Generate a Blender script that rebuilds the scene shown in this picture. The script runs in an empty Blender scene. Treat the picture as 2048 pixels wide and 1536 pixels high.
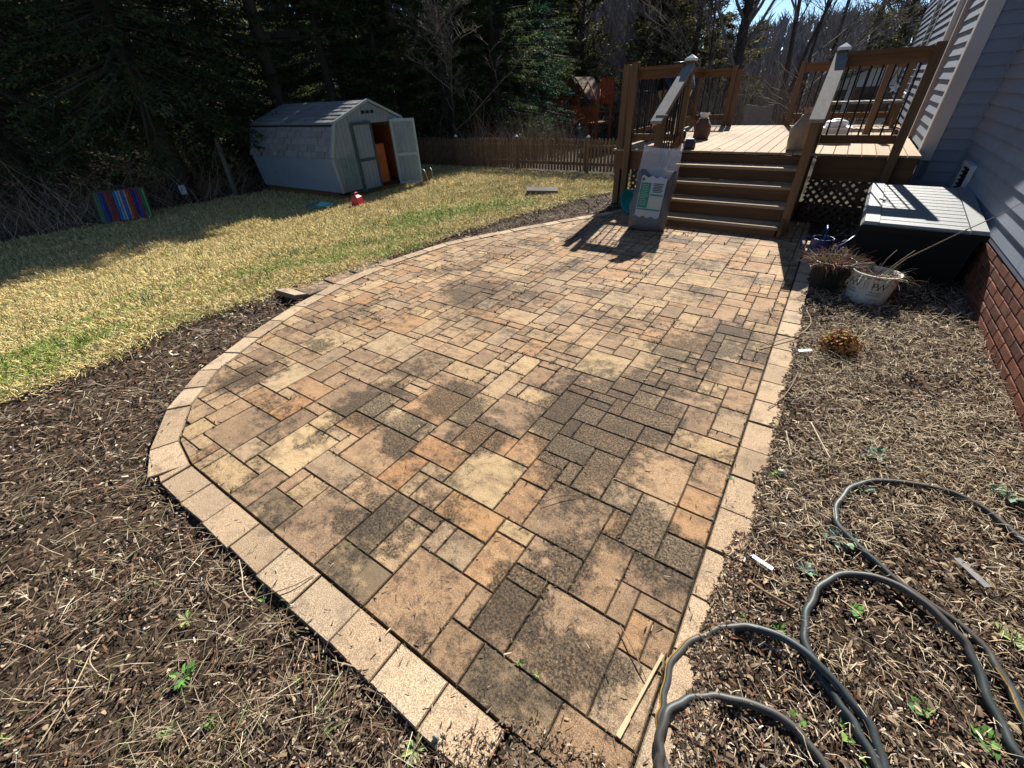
import bpy, bmesh, math, random
import numpy as np
from mathutils import Vector, Matrix
random.seed(7); rng = np.random.default_rng(11)
SCN = bpy.context.scene
COL = SCN.collection
R_ = math.radians

# ------------------------------------------------------------------ camera
CAM_H, CAM_F = 1.566, 832.44
PITCH, ROLL, YAW = R_(35.024), R_(-3.004), R_(-35.791)
C0 = np.array([-0.0336, 0.0003, CAM_H])
cp, sp, cy, sy = math.cos(PITCH), math.sin(PITCH), math.cos(YAW), math.sin(YAW)
cr, sr = math.cos(ROLL), math.sin(ROLL)
LV = np.array([[cy, sy, 0], [-sy, cy, 0], [0, 0, 1.0]])
_rt, _up, _fw = np.array([1, 0, 0.0]), np.array([0, sp, cp]), np.array([0, cp, -sp])
cx_, cyv, cz_ = LV @ (cr * _rt + sr * _up), LV @ (-sr * _rt + cr * _up), LV @ (-_fw)
cam = bpy.data.objects.new('camera', bpy.data.cameras.new('camera'))
COL.objects.link(cam)
cam.matrix_world = Matrix(((cx_[0], cyv[0], cz_[0], C0[0]), (cx_[1], cyv[1], cz_[1], C0[1]), (cx_[2], cyv[2], cz_[2], C0[2]), (0, 0, 0, 1)))
cam.data.sensor_width = 36; cam.data.sensor_fit = 'HORIZONTAL'
cam.data.lens = CAM_F / 2048 * 36; cam.data.clip_start = 0.02; cam.data.clip_end = 2000
SCN.camera = cam

# ------------------------------------------------------------------ light
W = bpy.data.worlds.new('World'); SCN.world = W; W.use_nodes = True
nt = W.node_tree; sky = nt.nodes.new('ShaderNodeTexSky'); sky.sky_type = 'NISHITA'; sky.sun_disc = False
sky.sun_elevation = R_(35.5); sky.sun_rotation = R_(-9.4); sky.altitude = 3500; sky.air_density = 1.0; sky.dust_density = 0.0; sky.ozone_density = 3.0
bg = nt.nodes['Background']; nt.links.new(sky.outputs[0], bg.inputs[0]); bg.inputs[1].default_value = 0.07
sun = bpy.data.objects.new('sun', bpy.data.lights.new('sun', 'SUN')); COL.objects.link(sun)
sun.data.energy = 5.0; sun.data.angle = R_(0.55); sun.data.color = (1.0, 0.95, 0.87)
sun.rotation_euler = Vector((0.165, -1.0, -0.72)).to_track_quat('-Z', 'Y').to_euler()
SCN.view_settings.view_transform = 'Standard'; SCN.view_settings.look = 'None'
SCN.view_settings.exposure = 1.0; SCN.view_settings.gamma = 1.0; SCN.view_settings.use_curve_mapping = False

# ------------------------------------------------------------------ terrain
def sstep(t): t = np.clip(t, 0, 1); return t * t * (3 - 2 * t)
def terr(x, y):
    x = np.asarray(x, float); y = np.asarray(y, float)
    s = np.hypot(x + 1.0, y - 3.5)
    z = -0.6 * sstep((s - 4.1) / 5.2) - 0.3 * sstep((s - 14.5) / 9)
    d = np.hypot(x, y)
    az = np.degrees(np.arctan2(x, y))
    z = z + 6.5 * sstep((d - 60) / 100) * np.exp(-((az - 0) / 26.0) ** 2) + 1.5 * sstep((d - 60) / 90)
    return z
def ray(px, py):
    u, v = px - 1024, py - 768
    uu, vv = cr * u + sr * v, -sr * u + cr * v
    return LV @ np.array([uu / CAM_F, cp - vv / CAM_F * sp, -sp - vv / CAM_F * cp])
def at(px, py, dz=0.0):
    """ground point seen at a spot of the 2048 px photograph"""
    d = ray(px, py); z = dz
    for _ in range(25):
        p = C0 + d * ((z - CAM_H) / d[2]); z = .5 * z + .5 * (float(terr(p[0], p[1])) + dz)
    return C0 + d * ((z - CAM_H) / d[2])

# ------------------------------------------------------------------ materials
MATS = {}
def nn(t, ty, **kw):
    n = t.nodes.new(ty)
    for k, v in kw.items(): setattr(n, k, v)
    return n
def mix(t, mode, fac, a, b):
    n = t.nodes.new('ShaderNodeMix'); n.data_type = 'RGBA'; n.blend_type = mode
    for sock, v in ((n.inputs[0], fac), (n.inputs[6], a), (n.inputs[7], b)):
        if hasattr(v, 'links') or hasattr(v, 'is_linked'): t.links.new(v, sock)
        elif isinstance(v, (int, float)): sock.default_value = v
        else: sock.default_value = (*v[:3], 1)
    return n.outputs[2]
def math_(t, op, a, b=0.0, clamp=False):
    n = t.nodes.new('ShaderNodeMath'); n.operation = op; n.use_clamp = clamp
    for sock, v in ((n.inputs[0], a), (n.inputs[1], b)):
        if hasattr(v, 'is_linked'): t.links.new(v, sock)
        else: sock.default_value = v
    return n.outputs[0]
def ramp(t, x, lo, hi):
    n = t.nodes.new('ShaderNodeMapRange'); n.interpolation_type = 'SMOOTHSTEP'
    t.links.new(x, n.inputs[0]); n.inputs[1].default_value = lo; n.inputs[2].default_value = hi
    return n.outputs[0]
def noise(t, vec, scale, detail=4, rough=.55):
    n = t.nodes.new('ShaderNodeTexNoise'); n.inputs['Scale'].default_value = scale
    n.inputs['Detail'].default_value = detail; n.inputs['Roughness'].default_value = rough
    if vec is not None: t.links.new(vec, n.inputs['Vector'])
    return n.outputs[0]
def base_mat(name):
    m = bpy.data.materials.new(name); m.use_nodes = True
    t = m.node_tree; b = t.nodes['Principled BSDF']
    return m, t, b
def bump(t, b, h, strength, dist=.01):
    n = t.nodes.new('ShaderNodeBump'); n.inputs['Strength'].default_value = strength; n.inputs['Distance'].default_value = dist
    t.links.new(h, n.inputs['Height']); t.links.new(n.outputs[0], b.inputs['Normal'])
def mat(name, col=(.5, .5, .5), rough=.75, var=.2, scale=6, attr=False, grain=None, bmp=.25, bscale=60, spec=.3, rnd=.12, metal=0, dirt=None, dscale=3.0, trans=0, alpha=1):
    if name in MATS: return MATS[name]
    m, t, b = base_mat(name)
    pos = nn(t, 'ShaderNodeNewGeometry').outputs['Position']
    vec = pos
    if grain is not None:
        mp = nn(t, 'ShaderNodeMapping'); t.links.new(pos, mp.inputs[0])
        s = [1.0, 1.0, 1.0]; s = [9.0 if i != grain else .6 for i in range(3)]
        mp.inputs['Scale'].default_value = s; vec = mp.outputs[0]
    n1 = noise(t, vec, scale, 5, .6)
    if attr:
        a = nn(t, 'ShaderNodeAttribute', attribute_name='col'); c = a.outputs['Color']
    else:
        rgb = nn(t, 'ShaderNodeRGB'); rgb.outputs[0].default_value = (*col, 1); c = rgb.outputs[0]
    oi = nn(t, 'ShaderNodeObjectInfo').outputs['Random']
    f = math_(t, 'ADD', math_(t, 'MULTIPLY', math_(t, 'SUBTRACT', n1, .5), 2.6 * var), 1.0)
    f = math_(t, 'ADD', f, math_(t, 'MULTIPLY', math_(t, 'SUBTRACT', oi, .5), 2 * rnd))
    vm = nn(t, 'ShaderNodeVectorMath', operation='SCALE'); t.links.new(c, vm.inputs[0]); t.links.new(f, vm.inputs['Scale'])
    c = vm.outputs[0]
    if dirt:
        d = ramp(t, noise(t, pos, dscale, 6, .65), .5, .72)
        c = mix(t, 'MIX', math_(t, 'MULTIPLY', d, dirt[3]), c, dirt[:3])
    t.links.new(c, b.inputs['Base Color'])
    b.inputs['Roughness'].default_value = rough; b.inputs['Specular IOR Level'].default_value = spec
    b.inputs['Metallic'].default_value = metal
    if trans: b.inputs['Transmission Weight'].default_value = trans
    if alpha < 1: b.inputs['Alpha'].default_value = alpha
    if bmp: bump(t, b, noise(t, vec, bscale, 4, .6), bmp, .004)
    MATS[name] = m
    return m

# ------------------------------------------------------------------ mesh builder
def wl(o):
    v = Vector((0, 0, 0))
    while o: v += o.location; o = o.parent
    return v
def link(o, label=None, cat=None, group=None, kind=None):
    if label: o['label'] = label
    if cat: o['category'] = cat
    if group: o['group'] = group
    if kind: o['kind'] = kind
    return o
def thing(name, label, cat, loc=(0, 0, 0), group=None):
    o = bpy.data.objects.new(name, None); COL.objects.link(o); o.location = loc; o.empty_display_size = .1
    return link(o, label, cat, group)
def dup(o, loc, label=None, rot=None):
    r = o.copy(); COL.objects.link(r); r.location = loc
    if rot is not None: r.rotation_euler = (0, 0, rot)
    if label: r['label'] = label
    for ch in o.children:
        c = ch.copy(); COL.objects.link(c); c.parent = r
        for gch in ch.children:
            d = gch.copy(); COL.objects.link(d); d.parent = c
    return r
class MB:
    def __init__(s): s.v = []; s.f = []; s.c = []; s.cur = (1, 1, 1); s.smooth = []
    def face(s, idx, sm=False): s.f.append(tuple(idx)); s.c.append(s.cur); s.smooth.append(sm)
    def add(s, vs): b = len(s.v); s.v.extend([tuple(map(float, q)) for q in vs]); return b
    def hexa(s, p):      # 8 points: bottom ring 0-3, top ring 4-7
        b = s.add(p)
        for q in ((3, 2, 1, 0), (4, 5, 6, 7), (0, 1, 5, 4), (1, 2, 6, 5), (2, 3, 7, 6), (3, 0, 4, 7)): s.face([b + i for i in q])
    def box(s, x0, x1, y0, y1, z0, z1, ch=0.0):
        if ch:
            return s.bevbox(x0, x1, y0, y1, z0, z1, ch)
        s.hexa([(x0, y0, z0), (x1, y0, z0), (x1, y1, z0), (x0, y1, z0), (x0, y0, z1), (x1, y0, z1), (x1, y1, z1), (x0, y1, z1)])
    def bevbox(s, x0, x1, y0, y1, z0, z1, c):
        P = {}
        lo, hi = (x0, y0, z0), (x1, y1, z1)
        for sx in (0, 1):
            for sy_ in (0, 1):
                for sz in (0, 1):
                    sg = (sx, sy_, sz)
                    for ax in range(3):
                        q = []
                        for k in range(3):
                            e = (hi if sg[k] else lo)[k]
                            q.append(e if k == ax else e + (-c if sg[k] else c))
                        P[(sg, ax)] = s.add([q])
        def fc(ids):
            s.face(ids)
        for ax in range(3):
            o = [k for k in range(3) if k != ax]
            for sd in (0, 1):
                ring = []
                for a, b in ((0, 0), (1, 0), (1, 1), (0, 1)):
                    sg = [0, 0, 0]; sg[ax] = sd; sg[o[0]] = a; sg[o[1]] = b; ring.append(P[(tuple(sg), ax)])
                if (sd == 1) == (ax == 1): ring = ring[::-1]
                fc(ring)
        for ax in range(3):      # edges along ax
            o = [k for k in range(3) if k != ax]
            for a in (0, 1):
                for b in (0, 1):
                    g0 = [0, 0, 0]; g0[o[0]] = a; g0[o[1]] = b; g1 = list(g0); g1[ax] = 1
                    ring = [P[(tuple(g0), o[0])], P[(tuple(g1), o[0])], P[(tuple(g1), o[1])], P[(tuple(g0), o[1])]]
                    fc(ring)
        for sx in (0, 1):
            for sy_ in (0, 1):
                for sz in (0, 1): fc([P[((sx, sy_, sz), k)] for k in range(3)])
    def beam(s, a, b, w, h, up=(0, 0, 1), ch=0):
        a = Vector(a); b = Vector(b); d = (b - a).normalized(); up = Vector(up)
        sd = d.cross(up); sd = sd.normalized() if sd.length > 1e-5 else Vector((1, 0, 0)); u = sd.cross(d).normalized()
        sd *= w / 2; u *= h / 2
        s.hexa([a - sd - u, a + sd - u, b + sd - u, b - sd - u, a - sd + u, a + sd + u, b + sd + u, b - sd + u])
    def tube(s, pts, rad, n=8, cap=True, sm=True):
        pts = [Vector(p) for p in pts]; m = len(pts)
        rad = rad if hasattr(rad, '__len__') else [rad] * m
        ref = Vector((0, 0, 1)); prev = None; rings = []
        for i, p in enumerate(pts):
            d = (pts[min(i + 1, m - 1)] - pts[max(i - 1, 0)])
            d = d.normalized() if d.length > 1e-9 else Vector((0, 0, 1))
            if prev is None:
                x = d.cross(ref) if abs(d.z) < .95 else d.cross(Vector((1, 0, 0)))
            else:
                x = prev - d * prev.dot(d)
            x = x.normalized() if x.length > 1e-9 else Vector((1, 0, 0)); y = d.cross(x); prev = x
            rings.append(s.add([p + (x * math.cos(2 * math.pi * k / n) + y * math.sin(2 * math.pi * k / n)) * rad[i] for k in range(n)]))
        for i in range(m - 1):
            a, b = rings[i], rings[i + 1]
            for k in range(n): s.face([a + k, a + (k + 1) % n, b + (k + 1) % n, b + k], sm)
        if cap:
            s.face([rings[0] + k for k in range(n)][::-1]); s.face([rings[-1] + k for k in range(n)])
    def lathe(s, c, prof, n=20, axis='z', sm=True, capb=False, capt=False):
        rings = []
        for r, z in prof:
            q = []
            for k in range(n):
                t = 2 * math.pi * k / n; x, y = r * math.cos(t), r * math.sin(t)
                if axis == 'z': q.append((c[0] + x, c[1] + y, c[2] + z))
                elif axis == 'x': q.append((c[0] + z, c[1] + x, c[2] + y))
                else: q.append((c[0] + y, c[1] + z, c[2] + x))
            rings.append(s.add(q))
        for i in range(len(rings) - 1):
            a, b = rings[i], rings[i + 1]
            for k in range(n): s.face([a + k, a + (k + 1) % n, b + (k + 1) % n, b + k], sm)
        if capb: s.face([rings[0] + k for k in range(n)][::-1])
        if capt: s.face([rings[-1] + k for k in range(n)])
    def prism(s, poly, z0, z1):
        n = len(poly); a = s.add([(x, y, z0) for x, y in poly]); b = s.add([(x, y, z1) for x, y in poly])
        s.face([a + k for k in range(n)][::-1]); s.face([b + k for k in range(n)])
        for k in range(n): s.face([a + k, a + (k + 1) % n, b + (k + 1) % n, b + k])
    def mesh(s, name, off=(0, 0, 0)):
        me = bpy.data.meshes.new(name); ox, oy, oz = off
        me.from_pydata([(x - ox, y - oy, z - oz) for x, y, z in s.v], [], s.f)
        me.polygons.foreach_set('use_smooth', s.smooth)
        if any(q != (1, 1, 1) for q in s.c):
            at_ = me.color_attributes.new('col', 'FLOAT_COLOR', 'CORNER')
            buf = np.empty((len(me.loops), 4), np.float32); i = 0
            for f, q in zip(s.f, s.c): buf[i:i + len(f), :3] = q; i += len(f)
            buf[:, 3] = 1; at_.data.foreach_set('color', buf.ravel())
        me.validate(); me.update()
        return me
    def build(s, name, m, parent=None, **kw):
        off = wl(parent) if parent else (0, 0, 0)
        me = s.mesh(name, off)
        if m: me.materials.append(m)
        o = bpy.data.objects.new(name, me); COL.objects.link(o)
        if parent: o.parent = parent
        return link(o, **kw)
def fixn(o):
    bm = bmesh.new(); bm.from_mesh(o.data); bmesh.ops.recalc_face_normals(bm, faces=bm.faces); bm.to_mesh(o.data); bm.free(); return o
def npmesh(name, V, F, C, m, parent=None, smooth=False, **kw):
    """V (n,3), F (m,k) all the same size, C (m,3) colour per face"""
    me = bpy.data.meshes.new(name); nv, (nf, k) = len(V), F.shape
    me.vertices.add(nv); me.vertices.foreach_set('co', np.ascontiguousarray(V, np.float32).ravel())
    me.loops.add(nf * k); me.loops.foreach_set('vertex_index', np.ascontiguousarray(F, np.int32).ravel())
    me.polygons.add(nf); me.polygons.foreach_set('loop_start', np.arange(0, nf * k, k, dtype=np.int32))
    if C is not None:
        a = me.color_attributes.new('col', 'FLOAT_COLOR', 'CORNER')
        buf = np.ones((nf, k, 4), np.float32); buf[:, :, :3] = np.asarray(C, np.float32)[:, None, :]
        a.data.foreach_set('color', buf.ravel())
    me.update(calc_edges=True)
    if smooth: me.polygons.foreach_set('use_smooth', np.ones(nf, bool))
    me.materials.append(m)
    o = bpy.data.objects.new(name, me); COL.objects.link(o)
    if parent: o.parent = parent; o.location = -Vector(wl(parent))
    return link(o, **kw)
def ribbons(P, D, N, L, Wd, bend, C):
    """narrow bent strips: base P, direction D, normal N, length, width, lift of the middle, colour"""
    n = len(P); S = np.cross(D, N); S /= np.linalg.norm(S, axis=1, keepdims=True) + 1e-9
    S = S * (Wd / 2)[:, None]; M = P + D * (L / 2)[:, None] + N * (bend * L)[:, None]; E = P + D * L[:, None]
    V = np.stack([P - S, P + S, M + S, M - S, E + S * .5, E - S * .5], 1).reshape(-1, 3)
    b = (np.arange(n) * 6)[:, None]
    F = np.concatenate([b + np.array([[0, 1, 2, 3]]), b + np.array([[3, 2, 4, 5]])], 0)
    return V, F, np.concatenate([C, C], 0)
def unit(a): return a / (np.linalg.norm(a, axis=-1, keepdims=True) + 1e-9)
# ------------------------------------------------------------------ the setting: ground, lawn, beds
PIT = 0.0775
INNER = [(0, .31), (0, 2.0), (0, 4.5), (-.02, 6.85), (-2.2, 6.85), (-2.66, 6.05), (-2.97, 5.5), (-3.22, 5.05), (-3.46, 4.6), (-3.76, 3.95), (-3.88, 3.0),
         (-3.83, 2.4), (-3.72, 1.87), (-3.5, 1.3), (-3.29, .87), (-3.0, .56), (-2.68, .36), (-2.42, .31)]
def lawn_edge(y):
    return np.interp(y, [-4, -2, -1, -.14, .4, 1, 1.5, 1.85, 3.3, 4.27, 5.27, 6.32, 7.97, 10, 14], [-4.9, -4.5, -4.35, -4.28, -4.22, -4.4, -4.36, -4.3, -4.12, -4.03, -3.9, -3.63, -3.29, -3.0, -2.8])
def poly_in(poly, x, y, grow=0.0):
    """signed side test for the convex patio outline, grown outwards"""
    ins = np.ones(np.shape(x), bool); n = len(poly)
    for i in range(n):
        (x0, y0), (x1, y1) = poly[i], poly[(i + 1) % n]
        ex, ey = x1 - x0, y1 - y0; l = math.hypot(ex, ey)
        ins &= ((ex * (y - y0) - ey * (x - x0)) / l) >= -grow
    return ins
def wob(x, y, s=1.0, seed=0.0):
    return (np.sin(x * 2.1 * s + 1.3 + seed) * np.cos(y * 1.7 * s + .4 + seed) + np.sin(x * 4.7 * s - y * 3.9 * s + seed * 2) * .5 + np.sin(x * 9.3 * s + y * 8.1 * s + seed) * .25) / 1.75
def ground_mat(name, cols, scales, rough=.95, bmp=.6):
    m, t, b = base_mat(name); pos = nn(t, 'ShaderNodeNewGeometry').outputs['Position']
    c = mix(t, 'MIX', ramp(t, noise(t, pos, scales[0], 6, .7), .38, .62), cols[0], cols[1])
    c = mix(t, 'MIX', ramp(t, noise(t, pos, scales[1], 5, .7), .5, .68), c, cols[2])
    c = mix(t, 'MULTIPLY', .8, c, mix(t, 'MIX', noise(t, pos, 180, 3, .7), (.45, .45, .45), (1.4, 1.4, 1.4)))
    t.links.new(c, b.inputs['Base Color']); b.inputs['Roughness'].default_value = rough; b.inputs['Specular IOR Level'].default_value = .1
    bump(t, b, noise(t, pos, 90, 5, .75), bmp, .02)
    return m
M_soil = ground_mat('bed soil', [(.045, .031, .021), (.085, .058, .039), (.15, .108, .07)], (7, 22))
M_lawn = ground_mat('lawn thatch', [(.30, .24, .10), (.38, .30, .14), (.20, .21, .06)], (3, 1.3))
M_floor = ground_mat('leaf litter', [(.045, .033, .022), (.085, .06, .04), (.12, .09, .06)], (1.2, 5))
M_joint = ground_mat('joint soil', [(.022, .017, .012), (.075, .057, .040), (.04, .042, .018)], (9, 30))
M_bits = mat('plant bits', attr=True, rough=.9, var=.15, scale=40, bmp=0, spec=.15, rnd=0)
M_grass = mat('grass blades', attr=True, rough=.85, var=.12, scale=30, bmp=0, spec=.2, rnd=0)

def grid_sheet(name, x0, x1, y0, y1, st, m, keep=None, dz=0.0, bumpy=0.0, kind='structure', dip=None):
    xs = np.arange(x0, x1 + st * .5, st); ys = np.arange(y0, y1 + st * .5, st)
    X, Y = np.meshgrid(xs, ys); Z = terr(X, Y) + dz + bumpy * wob(X, Y, 4.0, 2.0)
    if dip is not None: Z = Z + dip(X, Y)
    V = np.stack([X, Y, Z], -1).reshape(-1, 3); nx = len(xs)
    i, j = np.meshgrid(np.arange(nx - 1), np.arange(len(ys) - 1)); a = (j * nx + i).ravel()
    F = np.stack([a, a + 1, a + 1 + nx, a + nx], 1)
    if keep is not None:
        cxy = V[F].mean(1); F = F[keep(cxy[:, 0], cxy[:, 1])]
        u, inv = np.unique(F, return_inverse=True); V = V[u]; F = inv.reshape(-1, 4)
    return npmesh(name, V, F, None, m, smooth=True, kind=kind)
# one terrain sheet to the horizon
rr = np.concatenate([np.linspace(0, 16, 17), np.geomspace(18, 900, 30)]); th = np.linspace(0, 2 * math.pi, 97)[:-1]
RRr, TH = np.meshgrid(rr[1:], th, indexing='ij'); GX, GY = RRr * np.cos(TH) - 2, RRr * np.sin(TH) + 4
GZ = terr(GX, GY) - .10
V = np.concatenate([[[-2, 4, -.1]], np.stack([GX, GY, GZ], -1).reshape(-1, 3)]); nth = 96
F = []
for i in range(len(rr) - 2):
    for k in range(nth):
        a = 1 + i * nth; F.append((a + k, a + nth + k, a + nth + (k + 1) % nth, a + (k + 1) % nth))
for k in range(nth): F.append((0, 1 + k, 1 + (k + 1) % nth, 1 + (k + 1) % nth))
me = bpy.data.meshes.new('ground'); me.from_pydata(V.tolist(), [], [f if f[2] != f[3] else f[:3] for f in F])
me.materials.append(M_floor); go = bpy.data.objects.new('ground', me); COL.objects.link(go); go['kind'] = 'structure'

def is_lawn(x, y): return (x < lawn_edge(y) + .05 * wob(x, y, 3)) & (x > -14.2 + .5 * wob(x, y, .7)) & (y < 13.05)
grid_sheet('lawn', -15, -2.4, -5, 13.4, .08, M_lawn, is_lawn, 0.0, .010, dip=lambda x, y: -.045 * (1 - sstep((lawn_edge(y) - x - .05) / .45)))
def is_bedl(x, y): return (x >= lawn_edge(y) - .5) & (x < -.35) & ((y < 7.2) | (x < -2.3)) & (y < 9.5) & ~poly_in(INNER, x, y, -.15)
grid_sheet('mulch_bed', -5.2, -.3, -3, 9.6, .06, M_soil, is_bedl, -.035, .012)
def is_bedr(x, y): return (x >= -.35) & (x < 1.3) & ~poly_in(INNER, x, y, -.15)
grid_sheet('mulch_bed', -.4, 1.3, -3, 7.7, .05, M_soil, is_bedr, -.035, .012)

# ------------------------------------------------------------------ patio pavers
RECTS = [(-6,-2,6,10),(-34,-32,5,6),(-36,-32,4,5),(-32,-31,4,6),(-31,-30,4,6),(-30,-26,4,6),(-28,-26,6,7),(-34,-30,6,10),(-30,-28,6,8),(-30,-28,8,12),(-28,-24,7,11),(-26,-24,4,7),(-24,-21,4,6),(-24,-23,6,8),(-23,-21,6,8),(-15,-11,12,16),(-9,-5,12,16),(-17,-13,18,22),(-24,-20,8,10),(-20,-17,8,10),(-23,-19,10,14),(-26,-23,12,14),(-26,-24,11,12),(-24,-23,10,12),(-26,-24,14,17),(-24,-20,14,16),(-20,-19,14,16),(-19,-15,13,15),(-19,-17,10,13),(-17,-15,12,13),(-17,-16,10,12),(-16,-14,10,12),(-14,-10,10,12),(-19,-17,15,17),(-17,-15,15,18),(-15,-13,16,18),(-13,-11,16,19),(-11,-9,17,18),(-11,-9,15,17),(-11,-9,12,15),(-9,-8,16,18),(-8,-6,16,20),(-11,-8,18,20),(-11,-10,20,22),(-10,-6,20,22),(-13,-11,19,21),(-13,-11,21,25),(-11,-9,22,24),(-9,-6,22,24),(-6,-2,18,22),(-6,-4,16,18),(-5,-4,14,16),(-4,-2,14,18),(-2,0,14,16),(-2,0,20,23),(-4,-2,22,23),(-4,0,23,25),(-6,-4,22,24),(-8,-4,24,26),(-4,-2,25,28),(-6,-4,26,28),(-8,-6,26,28),(-6,-2,28,30),(-2,0,26,29),(-2,0,29,32),(-21,-17,4,8),(-17,-15,6,10),(-15,-13,9,10),(-15,-13,6,9),(-13,-12,8,10),(-12,-10,8,10),(-10,-8,8,11),(-10,-8,11,12),(-8,-5,10,12),(-17,-13,4,6),(-13,-9,4,8),(-9,-8,6,8),(-8,-6,6,9),(-8,-6,9,10),(-9,-7,4,6),(-7,-3,4,6),(-5,-3,10,14),(-3,0,12,14),(-3,-2,10,12),(-2,0,11,12),(-44,-39,16,18),(-43,-39,14,16),(-39,-36,16,18),(-36,-34,16,20),(-40,-36,18,22),(-37,-34,12,16),(-34,-32,12,13),(-34,-30,13,15),(-36,-32,10,12),(-32,-30,10,13),(-36,-34,20,22),(-34,-31,19,21),(-34,-30,21,25),(-31,-30,19,21),(-30,-28,19,21),(-30,-28,21,24),(-34,-32,18,19),(-34,-32,15,18),(-32,-30,15,17),(-32,-28,17,19),(-30,-26,13,17),(-28,-26,17,20),(-26,-23,17,18),(-28,-24,20,24),(-30,-28,12,13),(-28,-26,11,13),(-27,-23,24,26),(-30,-27,24,26),(-24,-20,22,24),(-20,-19,22,24),(-24,-21,20,22),(-21,-19,20,22),(-23,-19,16,20),(-19,-17,17,21),(-19,-17,21,25),(-23,-21,24,27),(-21,-19,24,26),(-21,-20,26,28),(-20,-19,26,28),(-19,-17,25,28),(-17,-15,24,27),(-17,-15,27,28),(-15,-13,24,28),(-17,-16,22,24),(-16,-13,22,24),(-18,-14,29,30),(-27,-25,26,30),(-25,-24,28,30),(-25,-23,26,28),(-24,-22,28,32),(-27,-24,30,32),(-26,-22,33,36),(-22,-20,28,30),(-20,-18,28,31),(-22,-20,30,31),(-22,-21,31,33),(-21,-18,31,33),(-22,-20,34,37),(-18,-16,30,32),(-18,-16,32,36),(-29,-27,29,32),(-29,-27,27,29),(-18,-14,42,46),(-14,-10,28,32),(-14,-12,33,36),(-12,-10,32,34),(-12,-9,34,36),(-10,-8,31,34),(-10,-8,29,31),(-10,-8,27,29),(-13,-10,26,28),(-13,-11,25,26),(-9,-5,36,40),(-9,-6,34,36),(-6,-5,35,36),(-8,-5,33,34),(-8,-7,31,32),(-7,-4,30,32),(-14,-11,38,40),(-13,-11,37,38),(-14,-13,36,38),(-11,-9,37,39),(-14,-12,40,44),(-11,-9,40,42),(-9,-7,40,44)]
SIZES = [(1, 2), (2, 1), (2, 2), (2, 2), (2, 3), (3, 2), (2, 4), (4, 2), (4, 2), (3, 2), (4, 4)]
def clip(poly, a, b):
    out = []; n = len(poly); ex, ey = b[0] - a[0], b[1] - a[1]
    sd = [ex * (q[1] - a[1]) - ey * (q[0] - a[0]) for q in poly]
    for i in range(n):
        p, q = poly[i], poly[(i + 1) % n]; s, t = sd[i], sd[(i + 1) % n]
        if s >= 0: out.append(p)
        if (s >= 0) != (t >= 0):
            k = s / (s - t); out.append((p[0] + (q[0] - p[0]) * k, p[1] + (q[1] - p[1]) * k))
    return out
def area(p): return .5 * sum(p[i][0] * p[(i + 1) % len(p)][1] - p[(i + 1) % len(p)][0] * p[i][1] for i in range(len(p)))
def inset(poly, d):
    n = len(poly); L = []
    for i in range(n):
        (x0, y0), (x1, y1) = poly[i], poly[(i + 1) % n]; l = math.hypot(x1 - x0, y1 - y0)
        if l < 1e-4: continue
        nx, ny = -(y1 - y0) / l, (x1 - x0) / l; L.append(((x0 + nx * d, y0 + ny * d), (x1 - x0, y1 - y0)))
    out = []
    for i in range(len(L)):
        (p, u), (q, v) = L[i - 1], L[i]; den = u[0] * v[1] - u[1] * v[0]
        if abs(den) < 1e-9: out.append(q); continue
        k = ((q[0] - p[0]) * v[1] - (q[1] - p[1]) * v[0]) / den; out.append((p[0] + u[0] * k, p[1] + u[1] * k))
    return out
def slab(mb, poly, gap, ch, top, thick, tilt=(0, 0), edge=.5):
    p0 = inset(poly, gap)
    if area(p0) < .0012: return False
    p1 = inset(p0, ch)
    if area(p1) <= 0: return False
    cx = sum(q[0] for q in p0) / len(p0); cy_ = sum(q[1] for q in p0) / len(p0)
    zf = lambda q, z: z + (q[0] - cx) * tilt[0] + (q[1] - cy_) * tilt[1]
    n = len(p0)
    a = mb.add([(q[0], q[1], zf(q, top - thick)) for q in p0]); b = mb.add([(q[0], q[1], zf(q, top - ch * .8)) for q in p0]); c = mb.add([(q[0], q[1], zf(q, top)) for q in p1])
    mb.face([c + k for k in range(n)])
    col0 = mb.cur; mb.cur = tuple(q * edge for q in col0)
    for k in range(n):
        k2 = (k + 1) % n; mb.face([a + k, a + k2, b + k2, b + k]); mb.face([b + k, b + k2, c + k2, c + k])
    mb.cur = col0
    return True
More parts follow.
